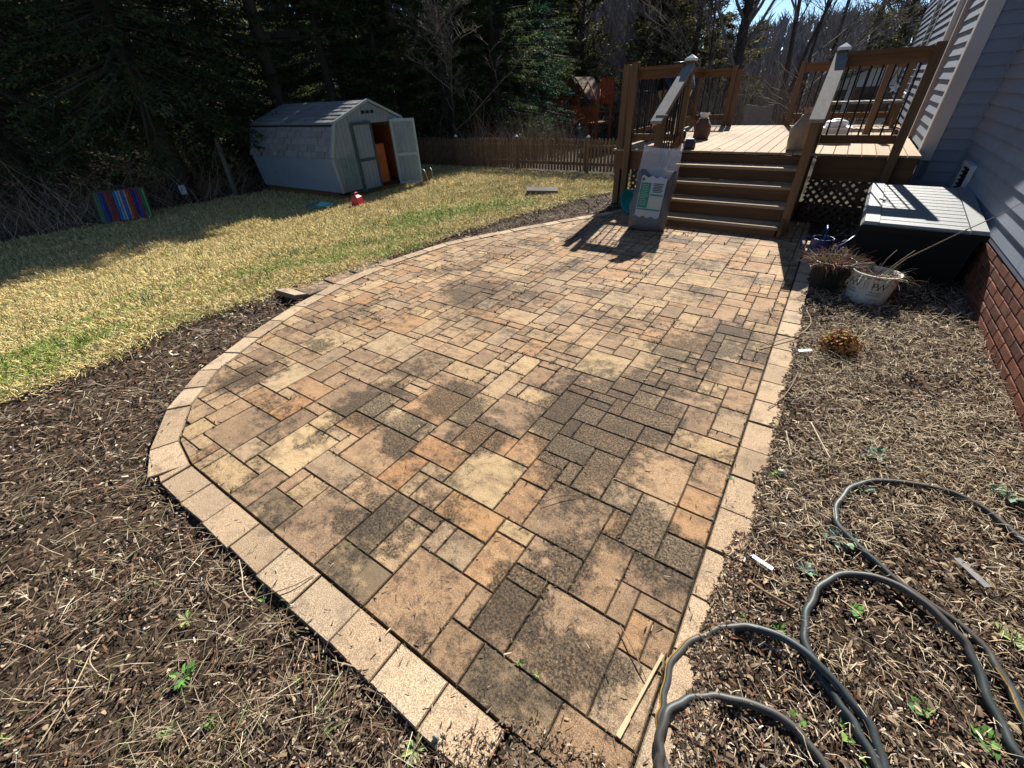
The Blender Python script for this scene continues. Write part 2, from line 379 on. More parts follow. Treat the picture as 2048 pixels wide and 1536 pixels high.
def paver_material():
    m, t, b = base_mat('paver'); pos = nn(t, 'ShaderNodeNewGeometry').outputs['Position']
    c = nn(t, 'ShaderNodeAttribute', attribute_name='col').outputs['Color']
    mp = nn(t, 'ShaderNodeMapping'); t.links.new(pos, mp.inputs[0]); mp.inputs['Scale'].default_value = (1, 2.4, 1); mp.inputs['Rotation'].default_value = (0, 0, R_(20))
    oi = nn(t, 'ShaderNodeObjectInfo').outputs['Random']; mp2 = nn(t, 'ShaderNodeVectorMath', operation='ADD'); cmb = nn(t, 'ShaderNodeCombineXYZ'); t.links.new(math_(t, 'MULTIPLY', oi, 37.0), cmb.inputs[0]); t.links.new(math_(t, 'MULTIPLY', oi, 11.0), cmb.inputs[1]); t.links.new(mp.outputs[0], mp2.inputs[0]); t.links.new(cmb.outputs[0], mp2.inputs[1]); pv = mp2.outputs[0]
    streak = noise(t, pv, 4.5, 8, .72)
    c = mix(t, 'MIX', math_(t, 'MULTIPLY', ramp(t, streak, .45, .66), .62), c, (.155, .098, .060))
    c = mix(t, 'MIX', math_(t, 'MULTIPLY', ramp(t, noise(t, pv, 8, 6, .65), .53, .70), .5), c, (.60, .41, .215))
    c = mix(t, 'MIX', math_(t, 'MULTIPLY', ramp(t, noise(t, pv, 27, 5, .7), .52, .70), .35), c, (.20, .14, .095))
    fine = noise(t, pos, 260, 4, .85); c = mix(t, 'MULTIPLY', .85, c, mix(t, 'MIX', ramp(t, fine, .33, .67), (.30, .28, .26), (1.7, 1.7, 1.7)))
    sp = ramp(t, noise(t, pos, 150, 2, .5), .66, .73); c = mix(t, 'MIX', math_(t, 'MULTIPLY', sp, .5), c, (.62, .54, .43))
    # black algae: large soft patches broken up by finer noise, stronger in the middle of the patio and along the house side
    big = noise(t, pos, 2.1, 5, .62); mid = noise(t, pos, 18, 7, .8)
    al = math_(t, 'ADD', math_(t, 'MULTIPLY', big, .62), math_(t, 'MULTIPLY', mid, .66))
    wn = nn(t, 'ShaderNodeTexNoise'); wn.inputs['Scale'].default_value = 7; wn.inputs['Detail'].default_value = 5; t.links.new(pos, wn.inputs['Vector']); wv = nn(t, 'ShaderNodeVectorMath', operation='MULTIPLY_ADD'); t.links.new(wn.outputs['Color'], wv.inputs[0]); wv.inputs[1].default_value = (.34, .34, 0); wv2 = nn(t, 'ShaderNodeVectorMath', operation='ADD'); t.links.new(pos, wv.inputs[2]); t.links.new(wv.outputs[0], wv2.inputs[0]); wv2.inputs[1].default_value = (-.17, -.17, 0)
    sep = nn(t, 'ShaderNodeSeparateXYZ'); t.links.new(wv2.outputs[0], sep.inputs[0])
    for (sx, sy_, r, w) in STAINS:
        dx = math_(t, 'SUBTRACT', sep.outputs[0], sx); dy = math_(t, 'SUBTRACT', sep.outputs[1], sy_)
        d = math_(t, 'SQRT', math_(t, 'ADD', math_(t, 'MULTIPLY', dx, dx), math_(t, 'MULTIPLY', dy, dy)))
        al = math_(t, 'ADD', al, math_(t, 'MULTIPLY', math_(t, 'SUBTRACT', 1.0, math_(t, 'DIVIDE', d, r), True), w))
    mk = math_(t, 'MULTIPLY', ramp(t, al, .615, .765), .95)
    grit = ramp(t, noise(t, pos, 95, 6, .85), .36, .60)
    mk = math_(t, 'MULTIPLY', mk, math_(t, 'ADD', math_(t, 'MULTIPLY', grit, .75), .30), True)
    c = mix(t, 'MIX', mk, c, (.024, .022, .018))
    t.links.new(c, b.inputs['Base Color']); b.inputs['Roughness'].default_value = .88; b.inputs['Specular IOR Level'].default_value = .25
    h = math_(t, 'ADD', math_(t, 'MULTIPLY', noise(t, pos, 25, 4, .6), .5), fine); bump(t, b, h, .6, .005)
    return m
STAINS = [(*at(px, py)[:2], r, w) for px, py, r, w in [(755, 1045, .20, .42), (1040, 1165, .13, .5), (1035, 1210, .12, .45), (1140, 1140, .16, .3), (740, 810, .26, .34), (905, 800, .28, .34), (800, 860, .2, .25),
          (1270, 1080, .2, .36), (1340, 1120, .2, .36), (1180, 880, .5, .22), (960, 870, .22, .3), (650, 1170, .18, .15), (1190, 800, .55, .15), (1290, 790, .4, .22), (1060, 1290, .2, .16),
          (800, 900, .14, .28), (500, 745, .3, .2), (960, 590, .6, .12), (640, 690, .2, .2), (1190, 1330, .16, .25), (620, 880, .12, .2), (1420, 700, .6, .16)]]
M_paver = paver_material()
def edging_material():
    m, t, b = base_mat('edging'); pos = nn(t, 'ShaderNodeNewGeometry').outputs['Position']
    c = nn(t, 'ShaderNodeAttribute', attribute_name='col').outputs['Color']
    f = noise(t, pos, 230, 4, .85); c = mix(t, 'MULTIPLY', .75, c, mix(t, 'MIX', ramp(t, f, .38, .62), (.27, .22, .17), (1.55, 1.55, 1.55)))
    c = mix(t, 'MIX', math_(t, 'MULTIPLY', ramp(t, noise(t, pos, 4.2, 7, .75), .48, .68), .62), c, (.16, .12, .08))
    t.links.new(c, b.inputs['Base Color']); b.inputs['Roughness'].default_value = .9; b.inputs['Specular IOR Level'].default_value = .2
    bump(t, b, f, .5, .004); return m
M_edge = edging_material()

mb = MB(); mb.prism(inset(INNER, -.004)[:], -.06, -.009)
patio = fixn(mb.build('patio', M_joint, kind='structure'))
occ = set(); tiles = []
for r in RECTS:
    tiles.append(r); occ |= {(i, j) for i in range(r[0], r[1]) for j in range(r[2], r[3])}
for j in range(4, 92):
    for i in range(-53, 0):
        if (i, j) in occ: continue
        sz = SIZES[:]; random.shuffle(sz)
        for w, h in sz + [(1, 2), (2, 1), (1, 1)]:
            if i + w > 0: continue
            q = [(a, b) for a in range(i, i + w) for b in range(j, j + h)]
            if any(k in occ for k in q): continue
            occ |= set(q); tiles.append((i, i + w, j, j + h)); break
PAL = [(.44, .290, .165), (.47, .325, .185), (.38, .245, .14), (.35, .235, .14), (.50, .350, .19), (.31, .205, .125), (.43, .255, .13), (.42, .300, .185)]
ORANGE = {(-19, -17, 10, 13), (-11, -9, 12, 15), (-19, -15, 13, 15), (-11, -9, 15, 17), (-16, -14, 14, 16), (-17, -13, 10, 12), (-13, -11, 16, 19), (-36, -32, 10, 12), (-34, -30, 13, 15), (-32, -30, 10, 13), (-14, -10, 10, 12), (-15, -13, 16, 18)}
YELLOW = {(-15, -11, 12, 16), (-24, -20, 14, 16), (-20, -17, 14, 16), (-34, -30, 21, 25), (-37, -34, 12, 16), (-28, -24, 7, 11), (-40, -36, 18, 22), (-18, -14, 42, 46), (-14, -10, 28, 32), (-26, -24, 14, 17)}
BROWN = {(-13, -12, 4, 8), (-17, -13, 4, 6), (-13, -9, 4, 6), (-7, -3, 4, 6), (-24, -21, 4, 6), (-17, -15, 6, 10)}
cand = []
for r in tiles:
    poly = [(r[0] * PIT, r[2] * PIT), (r[1] * PIT, r[2] * PIT), (r[1] * PIT, r[3] * PIT), (r[0] * PIT, r[3] * PIT)]
    for k in range(len(INNER)):
        poly = clip(poly, INNER[k], INNER[(k + 1) % len(INNER)])
        if len(poly) < 3: break
    if len(poly) < 3 or area(poly) < .0018: continue
    mx = sum(q[0] for q in poly) / len(poly); my = sum(q[1] for q in poly) / len(poly); d = math.hypot(mx, my)
    cand.append((area(poly) / (d * d + 1.5) ** 1.5, r, poly))
cand.sort(key=lambda q: -q[0])
rest = MB()
for n, (w, r, poly) in enumerate(cand):
    mb = MB() if n < 300 else rest
    c = random.choice(PAL)
    if r in ORANGE: c = random.choice([(.43, .235, .11), (.42, .25, .13), (.45, .26, .12)])
    elif r in YELLOW: c = random.choice([(.52, .375, .205), (.49, .36, .21)])
    elif r in BROWN: c = (.22, .16, .098)
    k = random.uniform(.87, 1.08); mb.cur = tuple(x * k for x in c)
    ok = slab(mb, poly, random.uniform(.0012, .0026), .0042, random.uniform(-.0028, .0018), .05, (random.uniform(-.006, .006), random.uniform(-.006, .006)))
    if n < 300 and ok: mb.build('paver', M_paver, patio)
rest.build('paver_field', M_paver, patio, kind='stuff')
for r in ((-4, -2, 1, 4), (-2, 0, 1, 4)):
    mb = MB(); k = random.uniform(.9, 1.1); mb.cur = (.20 * k, .145 * k, .09 * k)
    if slab(mb, [(r[0] * PIT, r[2] * PIT), (r[1] * PIT, r[2] * PIT), (r[1] * PIT, r[3] * PIT), (r[0] * PIT, r[3] * PIT)], .003, .0045, -.003, .05): mb.build('paver', M_paver, patio)
mb = MB(); mb.box(-.33, .0, .03, .31, -.06, -.011); mb.build('joint_bed', M_joint, patio)
# edging course
def edge_piece(poly, top=.004):
    mb = MB(); k = random.uniform(.80, 1.08); mb.cur = random.choice([(.53 * k, .395 * k, .26 * k), (.49 * k, .36 * k, .235 * k), (.56 * k, .43 * k, .29 * k)])
    if area(poly) < 0: poly = poly[::-1]
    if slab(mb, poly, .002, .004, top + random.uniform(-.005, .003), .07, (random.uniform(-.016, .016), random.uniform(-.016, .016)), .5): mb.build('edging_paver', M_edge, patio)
bx = [-2.40, -2.17, -1.95, -1.71, -1.48, -1.25, -1.01, -.79, -.57, -.34]
for a, b in zip(bx[:-1], bx[1:]): edge_piece([(a, .155 + random.uniform(-.006, .006)), (b, .155 + random.uniform(-.006, .006)), (b, .305), (a, .305)])
ry = [.13, .35, .58, .80, 1.02, 1.25, 1.49, 1.72, 1.95, 2.19, 2.42, 2.65, 2.89, 3.13, 3.36, 3.6, 3.84, 4.08, 4.32, 4.56, 4.8, 5.04, 5.28, 5.52, 5.76, 6.0]
for a, b in zip(ry[:-1], ry[1:]):
    o = .152 if a < 3.4 else .13
    edge_piece([(.004, a), (o + random.uniform(-.008, .008), a), (o + random.uniform(-.008, .008), b), (.004, b)])
lc = [(-2.42, .31), (-2.68, .36), (-3.0, .56), (-3.29, .87), (-3.5, 1.3), (-3.72, 1.87), (-3.83, 2.4), (-3.88, 3.0), (-3.76, 3.95), (-3.46, 4.6), (-3.22, 5.05), (-2.97, 5.5), (-2.66, 6.05), (-2.2, 6.85)]
pts = []
for (x0, y0), (x1, y1) in zip(lc[:-1], lc[1:]):
    n = max(1, round(math.hypot(x1 - x0, y1 - y0) / .28))
    for k in range(n): pts.append((x0 + (x1 - x0) * k / n, y0 + (y1 - y0) * k / n))
pts.append(lc[-1]); nrm = []
for i, p in enumerate(pts):
    a, b = pts[max(i - 1, 0)], pts[min(i + 1, len(pts) - 1)]; l = math.hypot(b[0] - a[0], b[1] - a[1]); nrm.append((-(b[1] - a[1]) / l, (b[0] - a[0]) / l))
nrm = [(-n[0], -n[1]) if (n[0] * (p[0] + 1.5) + n[1] * (p[1] - 3)) < 0 else n for n, p in zip(nrm, pts)]
nrm[0] = (-.6, -1.25)
wdt = .145
for i in range(len(pts) - 1):
    (x0, y0), (x1, y1), (u0, v0), (u1, v1) = pts[i], pts[i + 1], nrm[i], nrm[i + 1]; e = .004
    edge_piece([(x0 + u0 * e, y0 + v0 * e), (x1 + u1 * e, y1 + v1 * e), (x1 + u1 * wdt, y1 + v1 * wdt), (x0 + u0 * wdt, y0 + v0 * wdt)])
edge_piece([(-2.46, .17), (-2.40, .155), (-2.40, .305), (-2.43, .305)])
# black plastic restraint strip along the curved edge
mb = MB(); P = [(p[0] + n[0] * (wdt + .014), p[1] + n[1] * (wdt + .014), -.028) for p, n in zip(pts[1:], nrm[1:])]
mb.tube(P, .014, 6); mb.build('edging_strip', mat('black edging', (.012, .012, .013), .5), patio)
# stepping pavers from the patio to the lawn
step = [[(-4.28, 2.09), (-3.95, 2.06), (-3.92, 2.36), (-4.24, 2.40)], [(-4.24, 2.41), (-3.92, 2.37), (-3.93, 2.68), (-4.25, 2.72)], [(-4.27, 2.74), (-3.95, 2.70), (-3.98, 3.04), (-4.33, 3.09)], [(-4.33, 3.11), (-4.0, 3.06), (-4.03, 3.22), (-4.28, 3.25)]]
path = MB(); path.prism([(-4.3, 2.06), (-3.9, 2.06), (-3.98, 3.2), (-4.34, 3.24)], -.07, -.03); path = fixn(path.build('stepping_path', M_soil, kind='structure'))
for q in step:
    mb = MB(); mb.cur = random.choice([(.45, .33, .21), (.40, .28, .18), (.42, .30, .20)]); qq = q if area(q) > 0 else q[::-1]
    slab(mb, qq, .004, .006, -.002, .05, (.01, 0)); mb.build('paver', M_paver, path)
lp = [(-4.27, 1.90), (-3.96, 1.92), (-3.95, 2.05), (-4.29, 2.05)]
mb = MB(); mb.cur = (.46, .36, .26); slab(mb, lp, .003, .005, .035, .05, (.0, -.22)); mb.build('loose_paver', M_edge, label='pale loose paver tipped up at the lower end of the stepping path', cat='paver')
# ------------------------------------------------------------------ grass, mulch, litter
def scatter(keep, x0, x1, y0, y1, dens, dref, n_max):
    """random ground points, thinner with distance from the camera"""
    A = (x1 - x0) * (y1 - y0); n = int(A * dens); X = rng.uniform(x0, x1, n); Y = rng.uniform(y0, y1, n)
    d = np.hypot(X, Y) + .6
    k = keep(X, Y) & (rng.random(n) < np.minimum(1, (dref / d) ** 1.6)); X, Y = X[k], Y[k]
    # only where the camera can look
    P = np.stack([X, Y, np.zeros_like(X)], 1) - C0; L = P @ LV; z = L @ _fw; u = (L @ _rt) / np.maximum(z, .05)
    k = (z > .1) & (np.abs(u) < 1.5); X, Y = X[k], Y[k]
    return X[:n_max], Y[:n_max]
def pick(n, cols, w):
    c = np.array(cols)[rng.choice(len(cols), n, p=np.array(w) / sum(w))]
    return c * rng.uniform(.7, 1.3, (n, 1))
def scat_ribbons(name, keep, box, dens, dref, nmax, len_, wid, tilt, cols, w, m, zoff=0.0, grow=.35, bend=(0, .12), dz=0.0, lump=0.0, colfn=None, lean=None, **kw):
    X, Y = scatter(keep, *box, dens, dref, nmax); n = len(X)
    d = np.hypot(X, Y); g = np.maximum(1, d / dref) ** grow
    a = rng.uniform(0, 2 * np.pi, n); el = np.abs(rng.normal(0, tilt, n))
    D = np.stack([np.cos(a) * np.cos(el), np.sin(a) * np.cos(el), np.sin(el)], 1)
    N = unit(np.stack([-np.cos(a) * np.sin(el), -np.sin(a) * np.sin(el), np.cos(el)], 1) + rng.normal(0, .35, (n, 3)))
    L = rng.uniform(*len_, n) * g; Wd = rng.uniform(*wid, n) * g
    Z = terr(X, Y) + dz + rng.uniform(0, zoff, n) + lump * np.maximum(0, wob(X, Y, 3.3, 5.0))
    P = np.stack([X, Y, Z], 1) - D * (L / 2)[:, None] * np.cos(el)[:, None] * .8
    P[:, 2] = Z
    C = colfn(X, Y, n) if colfn else pick(n, cols, w)
    V, F, C = ribbons(P, D, N, L, Wd, rng.uniform(*bend, n), C)
    return npmesh(name, V, F, C, m, kind='stuff', **kw)
def grass_col(X, Y, n):
    e = lawn_edge(Y) - X                                   # metres in from the bed
    g = .30 * wob(X, Y, .55, .3) + .30 * wob(X, Y, 1.6, 2.1) + .25 * wob(X, Y, 4.3, 4.0) + .30 * np.exp(-((e - .8) / 1.1) ** 2) - .24
    g += .25 * np.exp(-((X + 6.6) ** 2 / 1.5 + (Y - 9.2) ** 2 / 5.0)) + .35 * np.exp(-((X + 5.0) ** 2 / .5 + (Y - 4.2) ** 2 / 5)) + .18 * np.exp(-((X + 5.0) ** 2 / .8 + (Y - 0.0) ** 2 / 1))
    p = sstep((g + rng.normal(0, .16, n) + .05) / .55)
    straw = pick(n, [(.62, .49, .20), (.68, .55, .26), (.52, .40, .16), (.72, .62, .34), (.40, .29, .13)], [3, 3, 2, 1.2, 1])
    green = pick(n, [(.22, .31, .055), (.30, .38, .09), (.15, .23, .045), (.38, .42, .13)], [3, 2, 2, 1])
    return np.where((rng.random(n) < p * .95)[:, None], green, straw)
grass = scat_ribbons('grass', lambda x, y: is_lawn(x - .10 + .12 * rng.random(np.shape(x)) - .12 * (rng.random(np.shape(x)) < .12), y), (-14.6, -2.5, -3.5, 13.2), 6500, 4.6, 330000, (.025, .055), (.0035, .0065), .55, None, None, M_grass, .012, .55, (0, .2), 0.004, colfn=grass_col)
tuft = lambda x, y: is_lawn(x, y) & (wob(x, y, 2.3, 7.7) > .62)
scat_ribbons('grass_tufts', tuft, (-14.4, -2.5, -1, 13.0), 900, 6, 30000, (.07, .13), (.004, .007), 1.1, [(.06, .15, .045), (.09, .19, .06), (.05, .12, .05)], [1, 1, 1], M_grass, .005, .3, (0, .1), 0.0)
def bl(x, y): return (x >= lawn_edge(y) - .12 + .10 * wob(x, y, 5)) & ~poly_in(INNER, x, y, .15) & (x < -.28) & ((y < 7.1) | (x < -2.8)) & ~((x < -3.9) & (x > -4.4) & (y > 1.95) & (y < 3.3))
def br(x, y): return ~poly_in(INNER, x, y, .155) & (x >= -.34) & (x < 1.22)
def clumpy(f, k, seed): return lambda x, y: f(x, y) & (rng.random(np.shape(x)) < .25 + .75 * sstep(.5 + k * wob(x, y, 3.1, seed) + .35 * wob(x, y, 9, seed)))
DARK = [(.044, .031, .022), (.08, .055, .038), (.13, .09, .061), (.19, .135, .092), (.30, .225, .155), (.46, .37, .26), (.20, .095, .052), (.58, .50, .39)]
scat_ribbons('bark_mulch', clumpy(bl, .5, 3.3), (-5.0, -.2, -1.6, 8.6), 17000, 1.5, 150000, (.008, .030), (.002, .0075), .34, DARK, [3, 4, 4, 3.4, 2.2, 1.3, 1.6, .6], M_bits, .016, .55, (0, .1), -.030, .01)
scat_ribbons('dry_stems', clumpy(bl, .8, 1.1), (-5.0, -.2, -1.6, 8.6), 2600, 1.9, 34000, (.03, .13), (.0010, .0024), .25, [(.38, .30, .19), (.26, .18, .12), (.55, .47, .33), (.15, .08, .05), (.22, .25, .10)], [3, 3, 2.0, 2, .9], M_bits, .024, .3, (-.1, .16), -.022)
scat_ribbons('bark_mulch', clumpy(br, .4, 6.1), (-.4, 1.24, -.6, 7.4), 26000, 1.5, 150000, (.008, .032), (.002, .0075), .34, DARK, [3, 4, 4, 3.2, 2.4, 1.6, 1.4, .7], M_bits, .018, .55, (0, .1), -.030, .008)
def straw_ok(x, y): return br(x, y) & (rng.random(np.shape(x)) < (sstep((np.hypot(x, y) - 1.2) / 1.6) * .8 + .2) * sstep(.75 + .8 * wob(x, y, 2.4, 9.0)))
scat_ribbons('straw_litter', straw_ok, (-.4, 1.24, -.3, 5.2), 11000, 2.3, 44000, (.010, .070), (.0010, .0026), .34, [(.56, .45, .29), (.43, .33, .21), (.70, .61, .44), (.28, .21, .14), (.17, .10, .065)], [3, 3, 2, 2, 1.2], M_bits, .026, .4, (-.05, .2), -.018)
# stray bits on the paving near the edges
def onp(x, y): return poly_in(INNER, x, y, .14) & ((~poly_in(INNER, x, y, -.10)) | (rng.random(np.shape(x)) < .10) | ((y < .62) & (x > -.55)) | (rng.random(np.shape(x)) < .9 * (np.abs(((x / PIT) + .5) % 1 - .5) < .06)))
scat_ribbons('paving_litter', onp, (-3.9, .15, .16, 6.5), 260, 1.6, 7000, (.008, .030), (.0016, .0050), .15, [(.30, .22, .14), (.12, .08, .05), (.05, .035, .025), (.45, .37, .26)], [2, 3, 3, 1], M_bits, .002, .3, (0, .1), .004)
scat_ribbons('soil_crumbs', lambda x, y: (y < .42 + .10 * wob(x, y, 6) - .45 * np.abs(x + .12)) & (y > .1) & (x > -.5) & (x < .2), (-.5, .2, .1, .5), 9000, 3, 3000, (.005, .018), (.002, .006), .3, DARK, [4, 5, 4, 3, 1.6, .7, 1.4, .25], M_bits, .008, 0, (0, .1), .006)

# fallen leaves, big chips, and soil spilling over the outer edge of the edging course
TAN = [(.34, .25, .15), (.26, .18, .11), (.44, .35, .23), (.18, .11, .065)]
scat_ribbons('leaf_litter', lambda x, y: br(x, y) | (bl(x, y) & (rng.random(np.shape(x)) < .3)), (-4.8, 1.2, -.6, 5.5), 150, 2.5, 2000, (.012, .032), (.006, .014), .35, TAN, [3, 3, 2, 2], M_bits, .012, .2, (.05, .3), -.012)
scat_ribbons('bark_chips', lambda x, y: br(x, y) | bl(x, y), (-4.8, 1.2, -.6, 6.5), 260, 2.0, 4200, (.02, .05), (.005, .010), .22, DARK[:5], [3, 4, 4, 2, 1], M_bits, .014, .2, (0, .08), -.016)
def spill(x, y):
    w = .135 - .055 * np.maximum(0, wob(x, y, 2.2, 4.4)) - .04 * np.maximum(0, wob(x, y, 7, 1.2)) - .05 * ((x > 0) & (y < 1.4))
    w = np.where(x > -.02, w, .146 - .02 * np.maximum(0, wob(x, y, 6, 1.2)))
    return ~poly_in(INNER, x, y, w) & poly_in(INNER, x, y, .165) & ((x > -.02) | (rng.random(np.shape(x)) < .05))
scat_ribbons('edge_spill', spill, (-4.2, .25, -.1, 6.8), 26000, 1.5, 60000, (.006, .026), (.002, .007), .22, DARK, [4, 5, 4, 3, 1.6, .9, 1.2, .4], M_bits, .007, .5, (0, .1), .003)
# grit, moss and crumbs packed into the open joints
JX, JY = [], []
for w_, r_, poly_ in cand:
    for k in range(len(poly_)):
        (x0, y0), (x1, y1) = poly_[k], poly_[(k + 1) % len(poly_)]; m_ = rng.poisson(math.hypot(x1 - x0, y1 - y0) * 55 * min(1, (1.6 / (math.hypot(x0, y0) + .3)) ** 1.0)); u_ = rng.random(m_); JX.append(x0 + (x1 - x0) * u_); JY.append(y0 + (y1 - y0) * u_)
JX, JY = np.concatenate(JX), np.concatenate(JY); k = rng.random(len(JX)) < np.clip(.35 + .9 * wob(JX, JY, 1.9, 8.8), 0, 1); JX, JY = JX[k], JY[k]; n = len(JX)
JX = JX + rng.normal(0, .0045, n); JY = JY + rng.normal(0, .0045, n); a = rng.uniform(0, 6.28, n); el = np.abs(rng.normal(0, .5, n))
D = np.stack([np.cos(a) * np.cos(el), np.sin(a) * np.cos(el), np.sin(el)], 1); N = unit(rng.normal(0, .4, (n, 3)) + [0, 0, 1]); C = pick(n, [(.04, .03, .02), (.08, .055, .035), (.06, .07, .025), (.14, .10, .065), (.09, .12, .035), (.28, .22, .15)], [4, 4, 2.2, 2, 1.2, 1])
V, F, C = ribbons(np.stack([JX, JY, np.full(n, -.004)], 1), D, N, rng.uniform(.005, .017, n) * (1 + .25 * np.hypot(JX, JY)), rng.uniform(.002, .006, n) * (1 + .2 * np.hypot(JX, JY)), rng.uniform(0, .2, n), C)
npmesh('joint_litter', V, F, C, M_bits, kind='stuff')
# ------------------------------------------------------------------ the house
M_sid = mat('siding', (.215, .245, .30), .6, .10, 16, bmp=.3, bscale=45, rnd=.05, grain=1, dirt=(.13, .13, .13, .35), dscale=1.3)
M_trim = mat('white trim', (.50, .48, .46), .55, .06, 12, bmp=.1, rnd=.04)
M_brick = mat('brick', (.19, .066, .036), .9, .6, 14, bmp=.5, bscale=90, rnd=.4, dirt=(.10, .06, .04, .6), dscale=6)
M_mortar = mat('mortar', (.36, .29, .22), .95, .2, 60, bmp=.5, bscale=120)
M_black = mat('black metal', (.012, .012, .012), .4, .1, 20, bmp=.1)
M_dark = mat('dark void', (.01, .01, .01), .9, 0, 1, bmp=0)
WX, BY, CX = 1.245, 7.62, .84
house = thing('house', 'blue-grey lap sided house with brick base along the right of the patio', 'house', (WX, 3, 0))
def lap(name, axis, pos, a0, a1, z, h=.115, out=-1, joint=None):
    """one clapboard: thick at its lower edge"""
    mb = MB(); segs = [(a0, a1)] if not joint else [(a0, joint - .001), (joint + .001, a1)]
    t0, t1 = .021, -.003
    for s0, s1 in segs:
        P = []
        for zz, t in ((z, t0), (z + h + .012, t1)):
            if axis == 'y':  # runs along y on plane x=pos
                P += [(pos + out * t, s0, zz), (pos + .02, s0, zz), (pos + .02, s1, zz), (pos + out * t, s1, zz)]
            else:
                P += [(s0, pos - t, zz), (s1, pos - t, zz), (s1, pos + .02, zz), (s0, pos + .02, zz)]
        mb.hexa(P)
    return fixn(mb.build('siding_board', M_sid, house))
for k in range(36):
    z = .43 + k * .115
    lap('a', 'y', WX, -3.0, BY - .012, z, joint=(random.uniform(1.5, 6.8) if k % 3 != 1 else None))
    if k < 34: lap('b', 'x', BY, CX + .125, WX - .014, z - .002)
    if k > 2: lap('c', 'y', CX, BY + .13, 17.5, z + .001)
mb = MB(); mb.box(WX + .02, WX + .2, -3, BY + .02, .05, 4.9); mb.box(CX + .02, WX + .22, BY + .02, 17.5, -.8, 4.9)
mb.build('wall', mat('sheathing', (.2, .2, .22), .9), house)
mb = MB(); mb.box(CX - .018, CX + .122, BY - .026, BY + .001, .66, 4.6); mb.box(CX - .020, CX - .002, BY + .002, BY + .125, .66, 4.6); mb.build('corner_trim', M_trim, house)
mb = MB(); mb.box(CX + .03, WX, BY - .018, BY + .001, .34, .425); mb.box(WX - .018, WX + .01, -3, BY - .02, .395, .432); mb.build('skirt_trim', M_sid, house)
mb = MB(); mb.box(WX - .028, WX - .006, BY - .034, BY - .012, .43, 4.5); mb.build('inside_corner', M_sid, house)
mb = MB(); mb.box(CX + .02, CX + .06, BY - .022, BY - .004, .10, .66); mb.build('lower_trim', M_sid, house)
mb = MB(); mb.box(CX + .03, WX - .01, BY + .004, BY + .02, -.2, .44); mb.build('foundation', M_mortar, house)
# brick base with recessed joints
mb = MB(); mb.box(WX - .004, WX + .05, -3, BY, -.25, .396); mb.build('mortar_bed', M_mortar, house)
bricks = []
bm_b = MB(); bm_b.box(-.014, .02, 0, .194, 0, .057, .004); bme = bm_b.mesh('brick'); bme.materials.append(M_brick)
for row in range(7):
    z = -.085 + row * .0677; y = -.6 + (.102 if row % 2 else 0)
    while y < 7.3:
        o = bpy.data.objects.new('brick', bme); COL.objects.link(o); o.parent = house; o.location = Vector((WX + random.uniform(-.002, .002), y, z)) - house.location; y += .2045
# dryer vent hood low on the wall near the inside corner
mb = MB(); mb.box(WX - .055, WX - .012, 6.68, 6.71, .44, .70); mb.box(WX - .055, WX - .012, 7.08, 7.11, .44, .70); mb.box(WX - .06, WX - .012, 6.68, 7.11, .70, .73)
v = mb.build('vent_frame', M_trim, house)
mb = MB(); mb.box(WX - .026, WX - .014, 6.71, 7.08, .44, .70)
for k in range(6): mb.beam((WX - .04, 6.71, .47 + k * .04), (WX - .04, 7.08, .47 + k * .04), .02, .006)
mb.build('vent_louvre', M_dark, house)
# trim, downspout and door casing on the sunny deck-side wall
mb = MB(); mb.box(CX - .055, CX - .002, 9.02, 9.12, .78, 4.5); mb.build('door_casing', mat('tan trim', (.36, .30, .25), .7, .15, 8), house)
mb = MB(); mb.box(CX - .07, CX - .014, 9.75, 9.90, .78, 4.5); mb.build('door_casing', M_trim, house)
mb = MB(); mb.box(CX - .02, CX - .014, 9.12, 9.75, .8, 2.9); mb.build('glass_door', mat('dark glass', (.02, .025, .03), .08, 0, 1, bmp=0, spec=.6), house)
mb = MB(); mb.box(CX - .03, CX - .012, 12.9, 13.0, 1.2, 3.6); mb.box(CX - .03, CX - .012, 14.2, 14.3, 1.2, 3.6); mb.box(CX - .04, CX - .012, 12.85, 14.35, 1.12, 1.2); w = mb.build('window', M_trim, house)
mb = MB(); mb.box(CX - .018, CX - .013, 13.0, 14.2, 1.2, 3.6); mb.build('pane', MATS['dark glass'], w)
mb = MB(); mb.hexa([(WX + .02, -3.5, 4.9), (6, -3.5, 4.9), (6, 17.5, 4.9), (WX + .02, 17.5, 4.9), (WX + .02, -3.5, 5.0), (6, -3.5, 6.8), (6, 17.5, 6.8), (WX + .02, 17.5, 5.0)])
mb.build('roof', mat('house shingles', (.09, .085, .08), .9, .3, 30), house)
mb = MB(); mb.box(WX + .23, 6, -3, 17.45, -.5, 4.88); mb.build('body', M_sid, house)

# ------------------------------------------------------------------ the deck
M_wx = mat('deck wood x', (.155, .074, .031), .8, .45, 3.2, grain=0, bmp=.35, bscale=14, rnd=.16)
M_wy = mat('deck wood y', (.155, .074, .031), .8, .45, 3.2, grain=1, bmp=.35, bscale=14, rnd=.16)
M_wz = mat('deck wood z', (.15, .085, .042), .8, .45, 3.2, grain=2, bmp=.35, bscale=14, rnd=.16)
M_fl = mat('deck floor', (.36, .255, .155), .85, .28, 4, grain=1, bmp=.3, bscale=14, rnd=.10)
M_gz = mat('grey weathered wood', (.225, .215, .20), .85, .35, 3, grain=1, bmp=.35, bscale=14, rnd=.12)
DX0, DX1, DY0, DY1, DZ = -2.92, .80, 7.05, 11.4, .77
deck = thing('deck', 'raised brown wooden deck with five steps, railings and black balusters', 'deck', (-1.1, 7.05, 0))
def board(name, m, x0, x1, y0, y1, z0, z1, ch=.004): mb = MB(); mb.box(x0, x1, y0, y1, z0, z1, ch); return mb.build(name, m, deck)
x = DX0
